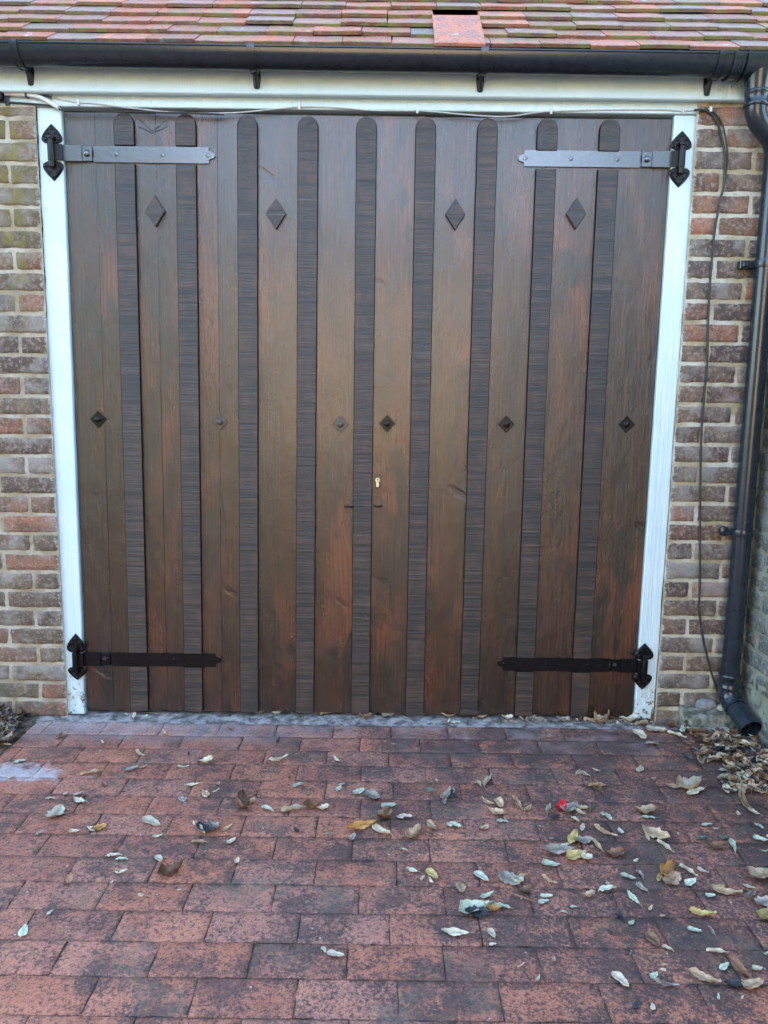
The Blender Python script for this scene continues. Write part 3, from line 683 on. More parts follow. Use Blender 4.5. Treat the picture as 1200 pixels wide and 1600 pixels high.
# ------------------------------------------------------------------ downpipe
PR = .0345; XP = at(1142, 1040, -.085).x; YP = -.085
ox = 1.335; oz = gz(1.35)-.03
dp = MB()
dp.box(0, 0, 0, 0, 0, 0) if False else None
top = [(ox, GYC, oz), (ox, GYC, oz-.11), (ox+.001, GYC+.001, oz-.135), (ox+.012, GYC+.004, oz-.158), (ox+.034, GYC+.012, oz-.180), (XP-.026, YP-.010, oz-.205), (XP-.008, YP-.002, oz-.228), (XP, YP, oz-.255), (XP, YP, oz-.30)]
dp.tube(top + [(XP, YP, z) for z in (1.8, 1.2, .8, .5, .205)], PR, 22)
DP = dp.build('downpipe', PVC, G, smooth=50)
o_ = MB(); half_ring(o_, ox-.062, ox+.062, GR+.006, .005, -.08)
half_ring(o_, ox-.064, ox-.056, GR+.0095, .004, -.08); half_ring(o_, ox+.056, ox+.064, GR+.0095, .004, -.08)
o_.tube([(ox, GYC, gz(ox)-.035), (ox, GYC, gz(ox)-.065), (ox, GYC, gz(ox)-.10)], [.050, .043, PR+.004], 22)
o_.build('gutter_outlet', PVC, GUT, smooth=50)
def collar(x, y, z, r, parent=DP, h=.026, M4=None):
    c = MB(); M4 = M4 or Matrix.Translation((x, y, z))
    c.lathe([(r*.97, -h), (r+.004, -h), (r+.0062, -h*.85), (r+.0062, -h*.62), (r+.0042, -h*.5), (r+.0042, h*.5), (r+.0065, h*.62), (r+.0065, h*.88), (r+.004, h), (r*.97, h)], M4, 24)
    return c.build('pipe_collar', PVC, parent, smooth=40)
collar(ox, GYC, oz-.092, PR); 
zc1 = at(1158, 832, YP).z; 
cl = MB(); cl.lathe([(PR*.98, -.012), (PR+.005, -.012), (PR+.006, -.008), (PR+.006, .008), (PR+.005, .012), (PR*.98, .012)], Matrix.Translation((XP, YP, zc1)), 24)
cl.box(XP-.056, XP-.030, YP+.004, YP+.016, zc1-.012, zc1+.012)
cl.lathe([(.019, 0), (.019, .010), (.012, .014)], Matrix.Translation((XP-.058, YP+.030, zc1)) @ Matrix.Rotation(math.pi/2, 4, 'X'), 16); cl.build('pipe_clip', PVC, DP, smooth=40)
collar(XP, YP, .205, PR, h=.030)
zc2 = at(1186, 412, YP).z
cl = MB(); cl.lathe([(PR*.98, -.014), (PR+.005, -.014), (PR+.0062, -.006), (PR+.0062, .006), (PR+.005, .014), (PR*.98, .014)], Matrix.Translation((XP, YP, zc2)), 24)
cl.bbox(XP-.080, XP-.028, YP+.020, YP+.045, zc2-.014, zc2+.014, .003); cl.bbox(XP-.072, XP-.052, YP+.012, YP+.022, zc2-.008, zc2+.008, .002); cl.build('pipe_clip', PVC, DP, smooth=40)
# shoe: elbow and open spout turned out to the right
sp = MB(); e0 = Vector((XP, YP, .205)); tipp = gr(1178, 1131, .055); tipp.y = -.20
DV = Vector((.15, -.90, -.38)).normalized()
pts = [(XP, YP, .20), (XP, YP, .168), (XP+.001, YP-.006, .148), (XP+.004, YP-.020, .130), (XP+.009, YP-.040, .117)]
sp.tube(pts, [PR+.004, PR+.003, PR+.003, PR+.003, PR+.004], 24, cap=False)
d = DV
p0 = Vector(pts[-1]); 
for (t0, t1, r0, r1) in ((-.004, .010, PR+.0065, PR+.0065), (.010, .115, PR+.0035, PR+.0045), (.108, .116, PR+.006, PR+.006)):
    sp.tube([p0+d*t0, p0+d*t1], [r0, r1], 24, cap=False)
for q in range(2): sp.tube([Vector(pts[2+q])-Vector((0, 0, .0)), Vector(pts[2+q])+Vector((.001, -.006, -.004))], PR+.0055, 24, cap=False)
sp.tube([p0+d*.116, p0+d*.02], [PR+.001, PR-.002], 24, cap=False)
SH = sp.build('pipe_shoe', PVC, DP, smooth=50)
fin = MB(); q = at(1184, 1104, YP-.03)
fin.add([(q.x-.030, q.y+.01, q.z-.012), (q.x+.020, q.y, q.z+.036), (q.x+.028, q.y+.004, q.z-.030), (q.x+.004, q.y-.002, q.z-.030), (q.x-.004, q.y-.012, q.z-.004),
         (q.x-.026, q.y+.03, q.z-.012), (q.x+.022, q.y+.03, q.z+.030), (q.x+.030, q.y+.03, q.z-.030), (q.x+.006, q.y+.03, q.z-.030), (q.x, q.y+.03, q.z-.004)],
        [(0,4,1), (4,3,2,1), (5,6,9), (9,6,7,8), (0,1,6,5), (1,2,7,6), (2,3,8,7), (3,4,9,8), (4,0,5,9)])
fin.build('shoe_bracket', PVC, DP)

# ------------------------------------------------------------------ old garden wall at right angles
MS = Matrix(((0,1,0,1.497),(-1,0,0,0),(0,0,1,0),(0,0,0,1)))    # local u -> -y, faces -x
mb = MB()
for kk in range(-10, 15):
    zt, zb = ZC(kk)-.02, ZC(kk+1)-.02; u = .032 if kk % 2 else -.075
    while u < 3.4:
        a, b = max(u, .034), u+.2185
        if b-a > .02: brick(mb, a+.004, b-.004, max(zb, -.03)+.004, zt-.004, MS, depth=.03, face=rnd(-.004, .002), jit=.004, rim=.007, wob=.002)
        u += .2185
sheet(mb, .033, 3.4, -.03, ZC(-10)-.02, MS, .006, .014, face=.002, mi=1)
mb.mi = 1; mb.box(1.527, 1.72, -3.4, -.032, -.03, ZC(-10)-.02)
o = mb.build('garden_wall', [BR_G, MOR_G], None, smooth=60)
tag(o, 'old grey green algae stained brick wall running forward beside the downpipe', 'wall')
mb = None

# ------------------------------------------------------------------ cables
def spline(pts, n=6):
    out = []; P = [pts[0]] + pts + [pts[-1]]
    for i in range(1, len(P)-2):
        for k in range(n):
            t = k/n; a, b, c, d_ = (Vector(P[i-1]), Vector(P[i]), Vector(P[i+1]), Vector(P[i+2]))
            out.append(.5*((2*b)+(c-a)*t+(2*a-5*b+4*c-d_)*t*t+(3*b-a-3*c+d_)*t*t*t))
    out.append(Vector(pts[-1])); return out
def cable(name, pix, Y, r, mat, label, cat='cable', clips=(), grp=None):
    pts = [at(x, y, Y) if not isinstance(Y, (list, tuple)) else at(x, y, Y[i]) for i, (x, y) in enumerate(pix)]
    E_ = MB(); E_.tube(spline(pts), r, 8); o = E_.build(name, mat, None, smooth=60); tag(o, label, cat, grp)
    for (x, y) in clips:
        p = at(x, y, -.027); c = MB(); c.bbox(p.x-.0035, p.x+.0035, -.034, -.0235, p.z-.010, p.z+.009, .001); c.build('cable_clip', WCON, o)
    return o
yy = -.0265
cable('cable', [(0, 142), (23, 143), (47, 145.5), (62, 147.5), (76, 151), (100, 156.5), (123, 160), (150, 162), (180, 166), (215, 170), (250, 174), (283, 176), (330, 177), (370, 176), (400, 173.5), (433, 170), (468, 167), (500, 167), (540, 169), (567, 171.5), (600, 173), (650, 173), (683, 175), (720, 178.5), (770, 182), (800, 181.5), (833, 176.5), (860, 174), (900, 172.5), (966, 171.5), (1033, 171.5), (1067, 173.5), (1090, 172)],
      yy, .0026, GWIRE, 'thin grey wire clipped along the white head board above the doors', 'wire', clips=((123, 160), (468, 167), (652, 173), (861, 174), (1067, 173)))
cabR = [(1085, 172), (1096, 171.5), (1108, 175), (1120, 190), (1128, 216), (1133, 246), (1132, 274), (1130, 295), (1125, 315), (1117, 360), (1113, 397), (1108, 467), (1106, 520), (1105, 567), (1101, 613), (1097, 663), (1095, 720), (1094, 800), (1094, 900), (1093, 950), (1098, 993), (1107, 1033), (1120, 1077)]
pts = [at(x, y, -.040) for (x, y) in cabR] + [at(1138, 1112, -.10), at(1153, 1135, -.17), at(1166, 1153, -.23), gr(1180, 1170, .012), gr(1192, 1180, .010), gr(1215, 1195, .008)]
mb = MB(); mb.tube(spline(pts), .0042, 8)
o = mb.build('cable', CABLE, None, smooth=60); tag(o, 'long black cable hanging down the right brick wall to the leaf heap', 'cable')
c = MB(); p = at(1108, 174, -.03); c.bbox(p.x-.004, p.x+.004, -.048, -.030, p.z-.006, p.z+.010, .001); c.build('cable_clip', WCON, o)
c = MB(); c.tube(spline([at(x+dx, y, -.038) for (x, y), dx in zip(cabR[:8], (0, 2, 6, 7, 6, 4, 2, 0))]), .0030, 8); c.build('second_strand', CABLE, o, smooth=60)
cable('cable', [(-30, 140), (0, 141.5), (23, 142.5), (47, 145), (62, 147), (73, 150), (80, 152)], yy-.008, .0040, CABLE, 'short black cable over the white conduit at the top left corner')
cable('cable', [(-30, 158), (0, 159), (17, 160), (47, 162), (76, 165), (89, 169), (99, 172.5), (130, 173), (200, 174.5), (300, 177), (350, 179)], yy-.004, .0034, CABLE, 'black cable running below the white conduit to the door head')
o = cable('conduit', [(8, 146), (25, 147), (41, 148), (52, 149.5), (62, 152), (70, 155.5), (78, 160), (85, 164), (92, 168)], yy-.010, .0078, WCON, 'white curved plastic conduit entering the frame at top left', 'conduit')
jb = MB(); p = at(-2, 152, -.03); jb.bbox(p.x-.05, p.x+.020, -.062, -.030, p.z-.012, p.z+.014, .003); p = at(12, 156, -.03)
jb.bbox(p.x-.007, p.x+.005, -.036, -.0245, p.z-.018, p.z+.020, .002)
tag(jb.build('junction_box', PVC, None), 'small black junction box at the left edge under the fascia', 'junction box')
b = MB(); b.bbox(at(43, 148, -.03).x-.003, at(43, 148, -.03).x+.003, -.048, -.0245, at(43, 148, -.03).z-.012, at(43, 148, -.03).z+.013, .001); b.build('cable_tie', CABLE, o)

# ------------------------------------------------------------------ stones by the spout
def rock(name, c, r, mat, label, cat, rot=0, amp=.18, sub=10, box=False):
    mb = MB(); P = []; N, Mn = sub*2, sub; sd = random.random()*30
    for j in range(Mn+1):
        ph = math.pi*j/Mn - math.pi/2
        for i in range(N):
            th = 2*math.pi*i/N; v = Vector((math.cos(ph)*math.cos(th), math.cos(ph)*math.sin(th), math.sin(ph)))
            if box:
                m = max(abs(v.x), abs(v.y), abs(v.z)); v = v.lerp(v/m, .93)
            k_ = 1+amp*noise.noise(v*1.6+Vector((sd, 0, 0))) + amp*.35*noise.noise(v*5+Vector((0, sd, 0)))
            P.append(Matrix.Rotation(rot, 3, 'Z') @ Vector((v.x*r[0]*k_, v.y*r[1]*k_, v.z*r[2]*k_)))
    F = [(j*N+i, j*N+(i+1) % N, (j+1)*N+(i+1) % N, (j+1)*N+i) for j in range(Mn) for i in range(N)]
    mb.add(P, F); o = mb.build(name, mat, None, smooth=38 if box else 180); o.location = c; tag(o, label, cat); return o
def chunk(T, B, n=9, amp=.006):
    mb = MB(); sd = 4.2
    def face(a, b, c, d):
        P = []
        for j in range(n+1):
            for i in range(n+1):
                u, v = i/n, j/n; q = (Vector(a).lerp(Vector(b), u)).lerp(Vector(d).lerp(Vector(c), u), v)
                e = 1.0; q2 = q*28
                q = q + Vector((noise.noise(q2+Vector((sd, 0, 0))), noise.noise(q2+Vector((0, sd, 0))), noise.noise(q2+Vector((0, 0, sd)))))*amp + Vector((noise.noise(q*90), noise.noise(q*90+Vector((3, 0, 0))), noise.noise(q*90+Vector((0, 3, 0)))))*amp*.35
                P.append(q)
        mb.add(P, [(j*(n+1)+i, j*(n+1)+i+1, (j+1)*(n+1)+i+1, (j+1)*(n+1)+i) for j in range(n) for i in range(n)])
    face(T[0], T[1], T[2], T[3])
    for i in range(4): j = (i+1) % 4; face(B[i], B[j], T[j], T[i])
    return mb
mb = chunk([(1.300, -.120, .066), (1.485, -.098, .078), (1.492, -.012, .084), (1.262, -.016, .082)], [(1.296, -.150, .0), (1.488, -.120, -.002), (1.494, -.010, -.002), (1.270, -.012, .0)])
tag(mb.build('stone_block', STONE, None, smooth=50), 'mossy broken concrete block lying below the downpipe by the wall', 'stone')
rock('stone', (1.365, .0-.045, .090), (.044, .024, .025), ROCK, 'rounded grey stone lying on the mossy block against the wall', 'stone', amp=.12, box=False)
rock('stone', (1.425, -.055, .082), (.022, .018, .016), m_simple('pale_flint', (.30, .30, .24), (.45, .44, .36), 40, .8, .5, .002, .3), 'small pale stone beside the grey one on the mossy block', 'stone', amp=.3)

# ------------------------------------------------------------------ leaves
def m_leaf(name, c1, c2, vein, rough=.6):
    k = Mat(name); n = k.noise(k.scale(k.obj, (60, 60, 60)), 1.0, 4, .65)
    oi = k.n.new('ShaderNodeObjectInfo'); jr = oi.outputs['Random']
    col = k.mix(k.step(n, .38, .66), c1, c2); col = k.mix(k.math('MULTIPLY', k.bl, .75), col, vein)
    hs = k.n.new('ShaderNodeHueSaturation'); k.put(hs.inputs['Color'], col); k.put(hs.inputs['Value'], k.math('ADD', .78, k.math('MULTIPLY', jr, .44)))
    k.out(hs.outputs[0], rough, k.bump(k.math('ADD', n, k.bl), .5, .0012), spec=.35)
    return k.m
LM = {
 'tan':   m_leaf('tan_dead_leaf', (.44, .30, .17), (.66, .50, .33), (.22, .13, .07)),
 'cream': m_leaf('cream_dead_leaf', (.54, .46, .32), (.72, .64, .46), (.40, .33, .22)),
 'brown': m_leaf('brown_dead_leaf', (.17, .085, .045), (.32, .18, .10), (.07, .04, .025)),
 'grey':  m_leaf('grey_dead_leaf', (.30, .26, .20), (.48, .42, .34), (.12, .10, .09)),
 'mint':  m_leaf('pale_green_leaf', (.50, .54, .38), (.70, .72, .53), (.30, .36, .26)),
 'yellow':m_leaf('yellow_leaf', (.48, .36, .12), (.60, .50, .24), (.35, .22, .06)),
 'orange':m_leaf('orange_leaf', (.50, .22, .05), (.60, .34, .10), (.22, .12, .05)),
 'dark':  m_leaf('blackened_leaf', (.035, .035, .042), (.075, .070, .075), (.02, .02, .02)),
 'green': m_leaf('dull_green_leaf', (.10, .16, .10), (.22, .28, .20), (.08, .12, .08)),
 'red':   m_leaf('bright_red_petal', (.65, .012, .02), (.75, .03, .04), (.5, .01, .02), .4)}
def leaf_geo(mb, L, W, curl, bend, twist, shape, stem, M4=I4, tcol=(.5, .5)):
    nu, nv = 10, 6; P = []; A = []
    sd = random.random()*40
    for i in range(nu+1):
        t = i/nu
        if shape == 0: w_ = math.sin(math.pi*t**.85)**.8                  # lance shape
        elif shape == 1: w_ = math.sin(math.pi*t**.62)**.62               # broad
        else: w_ = (math.sin(math.pi*t**.8)**.6)*(1+.22*math.cos(t*38))   # ragged lobed
        w_ = max(w_, .02)
        for j in range(nv+1):
            s_ = (j/nv-.5)*2; th = s_*curl; wd = W/2*w_
            if abs(curl) > .05: y = wd*math.sin(th)/curl; z = wd*(1-math.cos(th))/abs(curl)*1.0
            else: y = s_*wd; z = 0
            x = (t-.5)*L; z += bend*((t-.5)**2)*L*2 + .0016*math.cos(s_*9+t*26)*min(1, L*20)*.5 + noise.noise(Vector((t*3.2, s_*1.6, sd)))*L*.10 + noise.noise(Vector((t*8, s_*4, sd+7)))*L*.05; x += noise.noise(Vector((t*3, s_*2, sd+20)))*L*.05; y += noise.noise(Vector((t*2.5, s_*1.5, sd+30)))*L*.06
            a = twist*(t-.5); y2 = y*math.cos(a)-z*math.sin(a); z2 = y*math.sin(a)+z*math.cos(a)
            P.append(M4 @ Vector((x, y2, z2)))
            vn = 1.0 if j == nv//2 else (.45 if (i+abs(j-nv//2)) % 3 == 0 else 0.0); A.append((tcol[0], tcol[1], vn))
    F = [(i*(nv+1)+j, (i+1)*(nv+1)+j, (i+1)*(nv+1)+j+1, i*(nv+1)+j+1) for i in range(nu) for j in range(nv)]
    n0 = len(mb.v); mb.add(P, F); mb.a[n0:] = A
    if stem:
        q = mb.col; mb.col = (tcol[0], tcol[1], 1.0)
        mb.tube([M4 @ Vector((L*.48, 0, bend*.5*L)), M4 @ Vector((L*.62, L*.03, bend*.5*L)), M4 @ Vector((L*.74, L*.09, .0))], [L*.014, L*.012, L*.010], 5); mb.col = q
PROTO = []
def mk_proto():
    specs = [(0, .34, .5, .18, .2), (0, .42, .9, .30, -.5), (1, .52, .35, .12, .3), (1, .58, .8, .25, -.3), (2, .66, .5, .35, .6), (0, .36, 1.7, .15, .8),
             (1, .48, 1.3, .45, -.9), (2, .6, 1.1, .5, .9), (0, .30, .2, -.10, .4), (1, .50, .15, .06, .1), (0, .28, 2.2, .3, 1.2), (2, .7, 1.6, .7, -1.0)]
    for i, (sh, w_, cu, be, tw) in enumerate(specs):
        mb = MB(); leaf_geo(mb, 1.0*.05, w_*.05, cu, be, tw, sh, i % 3 == 0)
        lo = min(v[2] for v in mb.v); mb.v = [(a, b, c-lo) for (a, b, c) in mb.v]
        me = {}
        PROTO.append((mb, me))
mk_proto()
GROUP = 'fallen leaves scattered over the brick paving'
def leaf_obj(x, y, L, ang, kind, proto, label, tilt=(0, 0), z=.004, grp=GROUP, name='leaf'):
    mb, cache = PROTO[proto]
    if kind not in cache:
        o = mb.build(name, LM[kind], None, smooth=180); cache[kind] = o.data
        sm = o.modifiers.new('t', 'SOLIDIFY') if False else None
    else:
        o = bpy.data.objects.new(name, cache[kind]); C.objects.link(o)
    k_ = L/.05; o.scale = (k_, k_, k_*rnd(.8, 1.15)); o.location = (x, y, z); o.rotation_euler = (tilt[0], tilt[1], ang)
    tag(o, label, 'leaf' if name == 'leaf' else name, grp); return o
# pixel length/angle in the photo -> real length and direction on the paving
def leaf_px(px, py, lpx, adeg, kind, proto, label, grp=None, name='leaf'):
    lpx *= 1.12; a = math.radians(adeg); p = gr(px, py, .004)
    q1 = gr(px-lpx/2*math.cos(a), py+lpx/2*math.sin(a), .004); q2 = gr(px+lpx/2*math.cos(a), py-lpx/2*math.sin(a), .004)
    d_ = q2-q1; L = min(d_.length, lpx*.0030+.01); ang = math.atan2(d_.y, d_.x)
    leaf_obj(p.x, p.y, L, ang, kind, proto, label, tilt=(rnd(-.15, .15), rnd(-.12, .12)), grp=grp, name=name)
NAMED = [
 (563, 1294, 42, 18, 'orange', 0, 'bright orange lance shaped leaf near the middle of the paving'),
 (600, 1278, 22, 50, 'brown', 7, 'curled brown leaf touching the orange leaf'),
 (632, 1277, 22, -8, 'cream', 9, 'cream oval leaf with long stem right of the orange leaf'),
 (607, 1260, 22, 10, 'mint', 2, 'pale green leaf above the orange leaf'),
 (646, 1306, 30, 20, 'tan', 11, 'crumpled tan leaf ball below right of the orange leaf'),
 (596, 1301, 24, -30, 'cream', 6, 'creased cream leaf just below the orange leaf'),
 (709, 1290, 21, -20, 'mint', 9, 'pale oval leaf alone on a brick right of the crumpled tan leaf'),
 (675, 1293, 18, -50, 'tan', 1, 'narrow tan leaf pointing at the crumpled tan leaf'),
 (583, 1245, 22, -35, 'grey', 3, 'grey curled leaf in the loose cluster above the orange leaf'),
 (561, 1238, 17, 40, 'mint', 2, 'grey green round leaf left in the loose cluster'),
 (460, 1267, 36, 14, 'cream', 5, 'long rolled cream leaf left of the orange leaf'),
 (505, 1264, 18, 10, 'cream', 7, 'cream curled leaf at the right end of the brown scraps'),
 (488, 1263, 22, -10, 'brown', 11, 'brown twisted leaf between two cream leaves'),
 (418, 1265, 18, -20, 'mint', 8, 'pale green leaf left of the long rolled leaf'),
 (378, 1262, 25, 60, 'brown', 11, 'brown upright curled leaf with a folded wing'),
 (390, 1255, 20, 15, 'tan', 7, 'tan folded leaf leaning on the brown upright leaf'),
 (435, 1189, 26, 22, 'cream', 10, 'thin straight cream leaf blade in the upper middle'),
 (466, 1228, 17, 22, 'mint', 8, 'pale narrow leaf in the upper middle of the paving'),
 (534, 1226, 9, 20, 'mint', 9, 'tiny round pale green leaf in the upper middle'),
 (145, 1209, 33, 8, 'tan', 5, 'tan folded leaf with upturned rim in the upper left'),
 (207, 1202, 20, 15, 'grey', 2, 'silver grey leaf beside a small tan one'),
 (224, 1199, 12, 20, 'tan', 1, 'small tan leaf beside the silver grey leaf'),
 (322, 1191, 20, 18, 'cream', 7, 'cream curled leaf in the upper left paving'),
 (300, 1227, 20, 5, 'cream', 0, 'bright cream leaf in the left half of the paving'),
 (30, 1190, 18, 6, 'mint', 9, 'pale mint oval leaf near the left edge'),
 (219, 1180, 17, -25, 'cream', 10, 'thin pale straight scrap in the upper left paving'),
 (286, 1199, 16, 14, 'mint', 10, 'thin mint scrap right of the silver grey leaf'),
 (78, 1248, 14, 2, 'mint', 9, 'round mint leaf left of two cream leaves'),
 (121, 1242, 14, 25, 'cream', 3, 'small upper cream leaf of a pair at left'),
 (124, 1253, 18, -25, 'cream', 0, 'lower cream leaf of a pair at left'),
 (88, 1273, 24, 50, 'cream', 4, 'ragged cream leaf with an upturned tip at left'),
 (64, 1302, 18, 22, 'grey', 8, 'pale grey leaf below the ragged cream leaf'),
 (116, 1300, 15, 10, 'cream', 3, 'rounded cream curl between two bricks at left'),
 (155, 1295, 22, 18, 'orange', 4, 'ragged orange brown leaf in the left paving'),
 (236, 1286, 26, -18, 'cream', 2, 'broad cream yellow leaf in the left half'),
 (246, 1308, 14, 10, 'mint', 6, 'small mint curl below the broad cream leaf'),
 (311, 1297, 24, -40, 'cream', 5, 'cream leaf leaning over dark leaves in the left cluster'),
 (322, 1299, 26, -25, 'dark', 4, 'dark wet leaf in the left cluster'),
 (335, 1293, 20, -20, 'grey', 7, 'grey ragged leaf on the right side of the left cluster'),
 (355, 1295, 18, 15, 'tan', 6, 'tan leaf at the right end of the left cluster'),
 (362, 1315, 14, 35, 'cream', 2, 'small cream leaf below the left cluster'),
 (313, 1317, 24, 2, 'tan', 5, 'flat tan curl below the left cluster'),
 (178, 1338, 24, 8, 'cream', 8, 'thin cream leaf blade at left'), (190, 1344, 18, 2, 'mint', 8, 'thin pale leaf just below another blade'),
 (248, 1343, 12, -50, 'cream', 2, 'small triangular cream leaf at left'),
 (110, 1376, 14, 48, 'tan', 6, 'small tan folded leaf in the lower left'),
 (193, 1362, 15, 15, 'mint', 8, 'small mint leaf in the lower left'),
 (265, 1366, 42, 18, 'brown', 11, 'large flat brown ragged leaf in the left paving'),
 (37, 1455, 18, 65, 'mint', 9, 'pale green oval leaf in the lower left corner'),
 (78, 1426, 11, 30, 'mint', 9, 'tiny mint scrap in the lower left'),
 (524, 1493, 26, -12, 'cream', 2, 'cream pointed leaf alone in the lower middle'),
 (506, 1484, 9, -60, 'mint', 9, 'tiny mint leaf touching the cream pointed leaf'),
 (711, 1459, 38, -10, 'cream', 0, 'long cream leaf pointed at both ends in the lower middle'),
 (675, 1367, 20, -35, 'yellow', 2, 'small yellow leaf right of the middle'),
 (644, 1361, 17, -25, 'mint', 0, 'small pale leaf left of the yellow leaf'),
 (752, 1371, 24, -35, 'mint', 2, 'pale leaf with thin stem left of the leaf cluster'),
 (795, 1376, 34, -22, 'grey', 4, 'ragged grey leaf in the right middle'),
 (741, 1421, 44, 8, 'mint', 3, 'long grey green leaf lying over a dark one in the right middle'),
 (745, 1429, 34, 8, 'dark', 4, 'dark leaf under the long grey green leaf'),
 (768, 1422, 24, -15, 'orange', 7, 'curled orange leaf between two pale leaves'),
 (783, 1417, 25, -10, 'mint', 9, 'pale green leaf right of the curled orange leaf'),
 (761, 1401, 21, 8, 'mint', 6, 'pale green curled leaf above the orange one'),
 (720, 1389, 15, -60, 'tan', 4, 'small tan scrap left of the pale curled leaf'),
 (768, 1459, 16, -50, 'cream', 2, 'small cream leaf right of the long pointed leaf'),
 (869, 1331, 46, 5, 'grey', 0, 'long grey leaf under the yellow leaf in the right cluster'),
 (900, 1338, 30, 14, 'yellow', 3, 'yellow green leaf in the right cluster'),
 (915, 1342, 24, -25, 'cream', 7, 'cream ragged leaf at the right of the yellow one'),
 (883, 1321, 12, 20, 'mint', 9, 'small mint leaf above the yellow one'),
 (933, 1323, 26, -40, 'tan', 5, 'tan leaf right of the yellow leaf'),
 (897, 1310, 22, 60, 'yellow', 8, 'upright olive yellow leaf above the right cluster'),
 (910, 1316, 24, 10, 'grey', 4, 'grey ragged leaf in the right cluster'),
 (960, 1337, 28, 8, 'brown', 7, 'flat brown leaf right of the right cluster'),
 (945, 1303, 36, -14, 'tan', 10, 'long twisted tan leaf with dark scraps'),
 (878, 1261, 15, 60, 'red', 3, 'bright red petal on the paving beside a grey leaf'),
 (891, 1264, 24, 40, 'grey', 2, 'grey green leaf right of the red petal'),
 (908, 1264, 20, -10, 'tan', 7, 'tan folded leaf right of the red petal'),
 (907, 1271, 13, -40, 'cream', 6, 'cream curl below the tan folded leaf'),
 (857, 1266, 16, 80, 'cream', 5, 'upright cream curl left of the red petal'),
 (867, 1277, 14, 10, 'dark', 9, 'dark oval leaf below left of the red petal'),
 (925, 1265, 15, 70, 'green', 5, 'dull green leaf in the right half of the paving'),
 (899, 1281, 14, -38, 'cream', 8, 'thin cream leaf below the red petal'),
 (948, 1276, 18, -45, 'mint', 9, 'pale green round leaf right of the red petal'),
 (825, 1265, 15, 30, 'tan', 6, 'small tan leaf left of the upright cream curl'), (809, 1258, 22, -45, 'tan', 5, 'slender tan leaf in the right half'),
 (935, 1229, 28, 6, 'tan', 5, 'tan curled pair of leaves in the upper right'), (932, 1232, 20, -60, 'brown', 6, 'brown stalked leaf under the tan curl'),
 (915, 1211, 13, -35, 'grey', 6, 'small grey leaf in the upper right'),
 (762, 1222, 20, 60, 'cream', 5, 'upright cream curl in the upper right'), (749, 1225, 10, -60, 'cream', 8, 'small cream scrap beside an upright curl'),
 (671, 1236, 18, -15, 'green', 0, 'green grey leaf in the upper middle right'), (697, 1244, 22, 30, 'grey', 6, 'grey rolled leaf beside a small green one'), (706, 1235, 10, -60, 'mint', 9, 'small mint leaf tip above the grey rolled leaf'),
 (764, 1256, 14, -30, 'tan', 6, 'small tan leaf, left one of three'), (781, 1257, 13, -60, 'tan', 3, 'small tan leaf, upper right one of three'), (774, 1271, 26, -8, 'tan', 7, 'tan curled leaf, lower one of three'), (784, 1284, 17, -5, 'mint', 9, 'mint oval leaf below the three tan ones'), (757, 1295, 12, 30, 'tan', 4, 'small torn tan leaf scrap'),
 (1008, 1270, 30, 3, 'tan', 7, 'tan leaf over a white one in the right half'), (1012, 1278, 20, -6, 'mint', 9, 'white green leaf under the tan one'),
 (1025, 1306, 42, -20, 'tan', 4, 'large ragged tan leaf in the right half'), (1040, 1325, 28, -28, 'cream', 5, 'cream curled leaf below the large ragged tan leaf'),
 (1076, 1232, 44, 5, 'cream', 11, 'large cream ribbed leaf near the leaf heap'), (1087, 1238, 24, 12, 'cream', 9, 'white oval leaf in front of the large ribbed leaf'), (1052, 1230, 24, -8, 'tan', 0, 'slim tan leaf left of the large ribbed leaf'),
 (1104, 1289, 15, -2, 'mint', 9, 'mint oval leaf near the right edge'), (1097, 1310, 18, 2, 'green', 8, 'grey green leaf near the right edge'), (1118, 1325, 26, 2, 'brown', 7, 'brown leaf near the right edge'), (1144, 1323, 18, -60, 'mint', 8, 'slender mint leaf near the right edge'),
 (1186, 1291, 14, -35, 'mint', 9, 'round mint leaf at the right edge'), (1188, 1313, 22, -12, 'mint', 3, 'broad mint leaf at the right edge'),
 (1165, 1260, 38, -50, 'tan', 10, 'long twisted tan leaf at the right edge'), (1178, 1270, 16, -20, 'cream', 3, 'small cream leaf by the long twisted one'),
 (860, 1352, 26, -2, 'mint', 3, 'mint folded leaf right of the middle'),
 (981, 1371, 24, -20, 'mint', 2, 'bright mint leaf, nearly square, in the lower right'), (1000, 1367, 16, -45, 'grey', 8, 'narrow grey leaf right of the bright mint leaf'), (988, 1404, 24, -45, 'mint', 0, 'pale green leaf below the bright mint leaf'),
 (949, 1391, 26, 5, 'mint', 8, 'slender pale leaf with a stem in the lower right'),
 (1042, 1366, 30, 25, 'orange', 11, 'crumpled orange tan leaf in the lower right cluster'), (1050, 1378, 22, 35, 'tan', 4, 'ragged tan leaf under the crumpled orange one'), (1030, 1372, 12, 70, 'yellow', 8, 'olive leaf left of the crumpled orange one'), (1076, 1363, 30, -30, 'cream', 5, 'cream leaf right of the crumpled orange one'), (1098, 1362, 18, -30, 'cream', 1, 'small cream folded leaf near the right cluster'), (1079, 1380, 17, 25, 'mint', 3, 'small mint leaf below the right cluster'), (1003, 1390, 18, -50, 'grey', 6, 'grey curl in the lower right'),
 (1136, 1396, 42, -8, 'tan', 1, 'brown leaf with a gold edge at right'), (1122, 1387, 20, 0, 'yellow', 2, 'olive gold leaf behind the brown one at right'), (1168, 1386, 22, -15, 'cream', 0, 'narrow cream leaf near the right edge'), (1172, 1402, 20, 50, 'grey', 5, 'grey twisted leaf near the right edge'), (1192, 1370, 42, 15, 'tan', 3, 'large tan leaf cut by the right edge'),
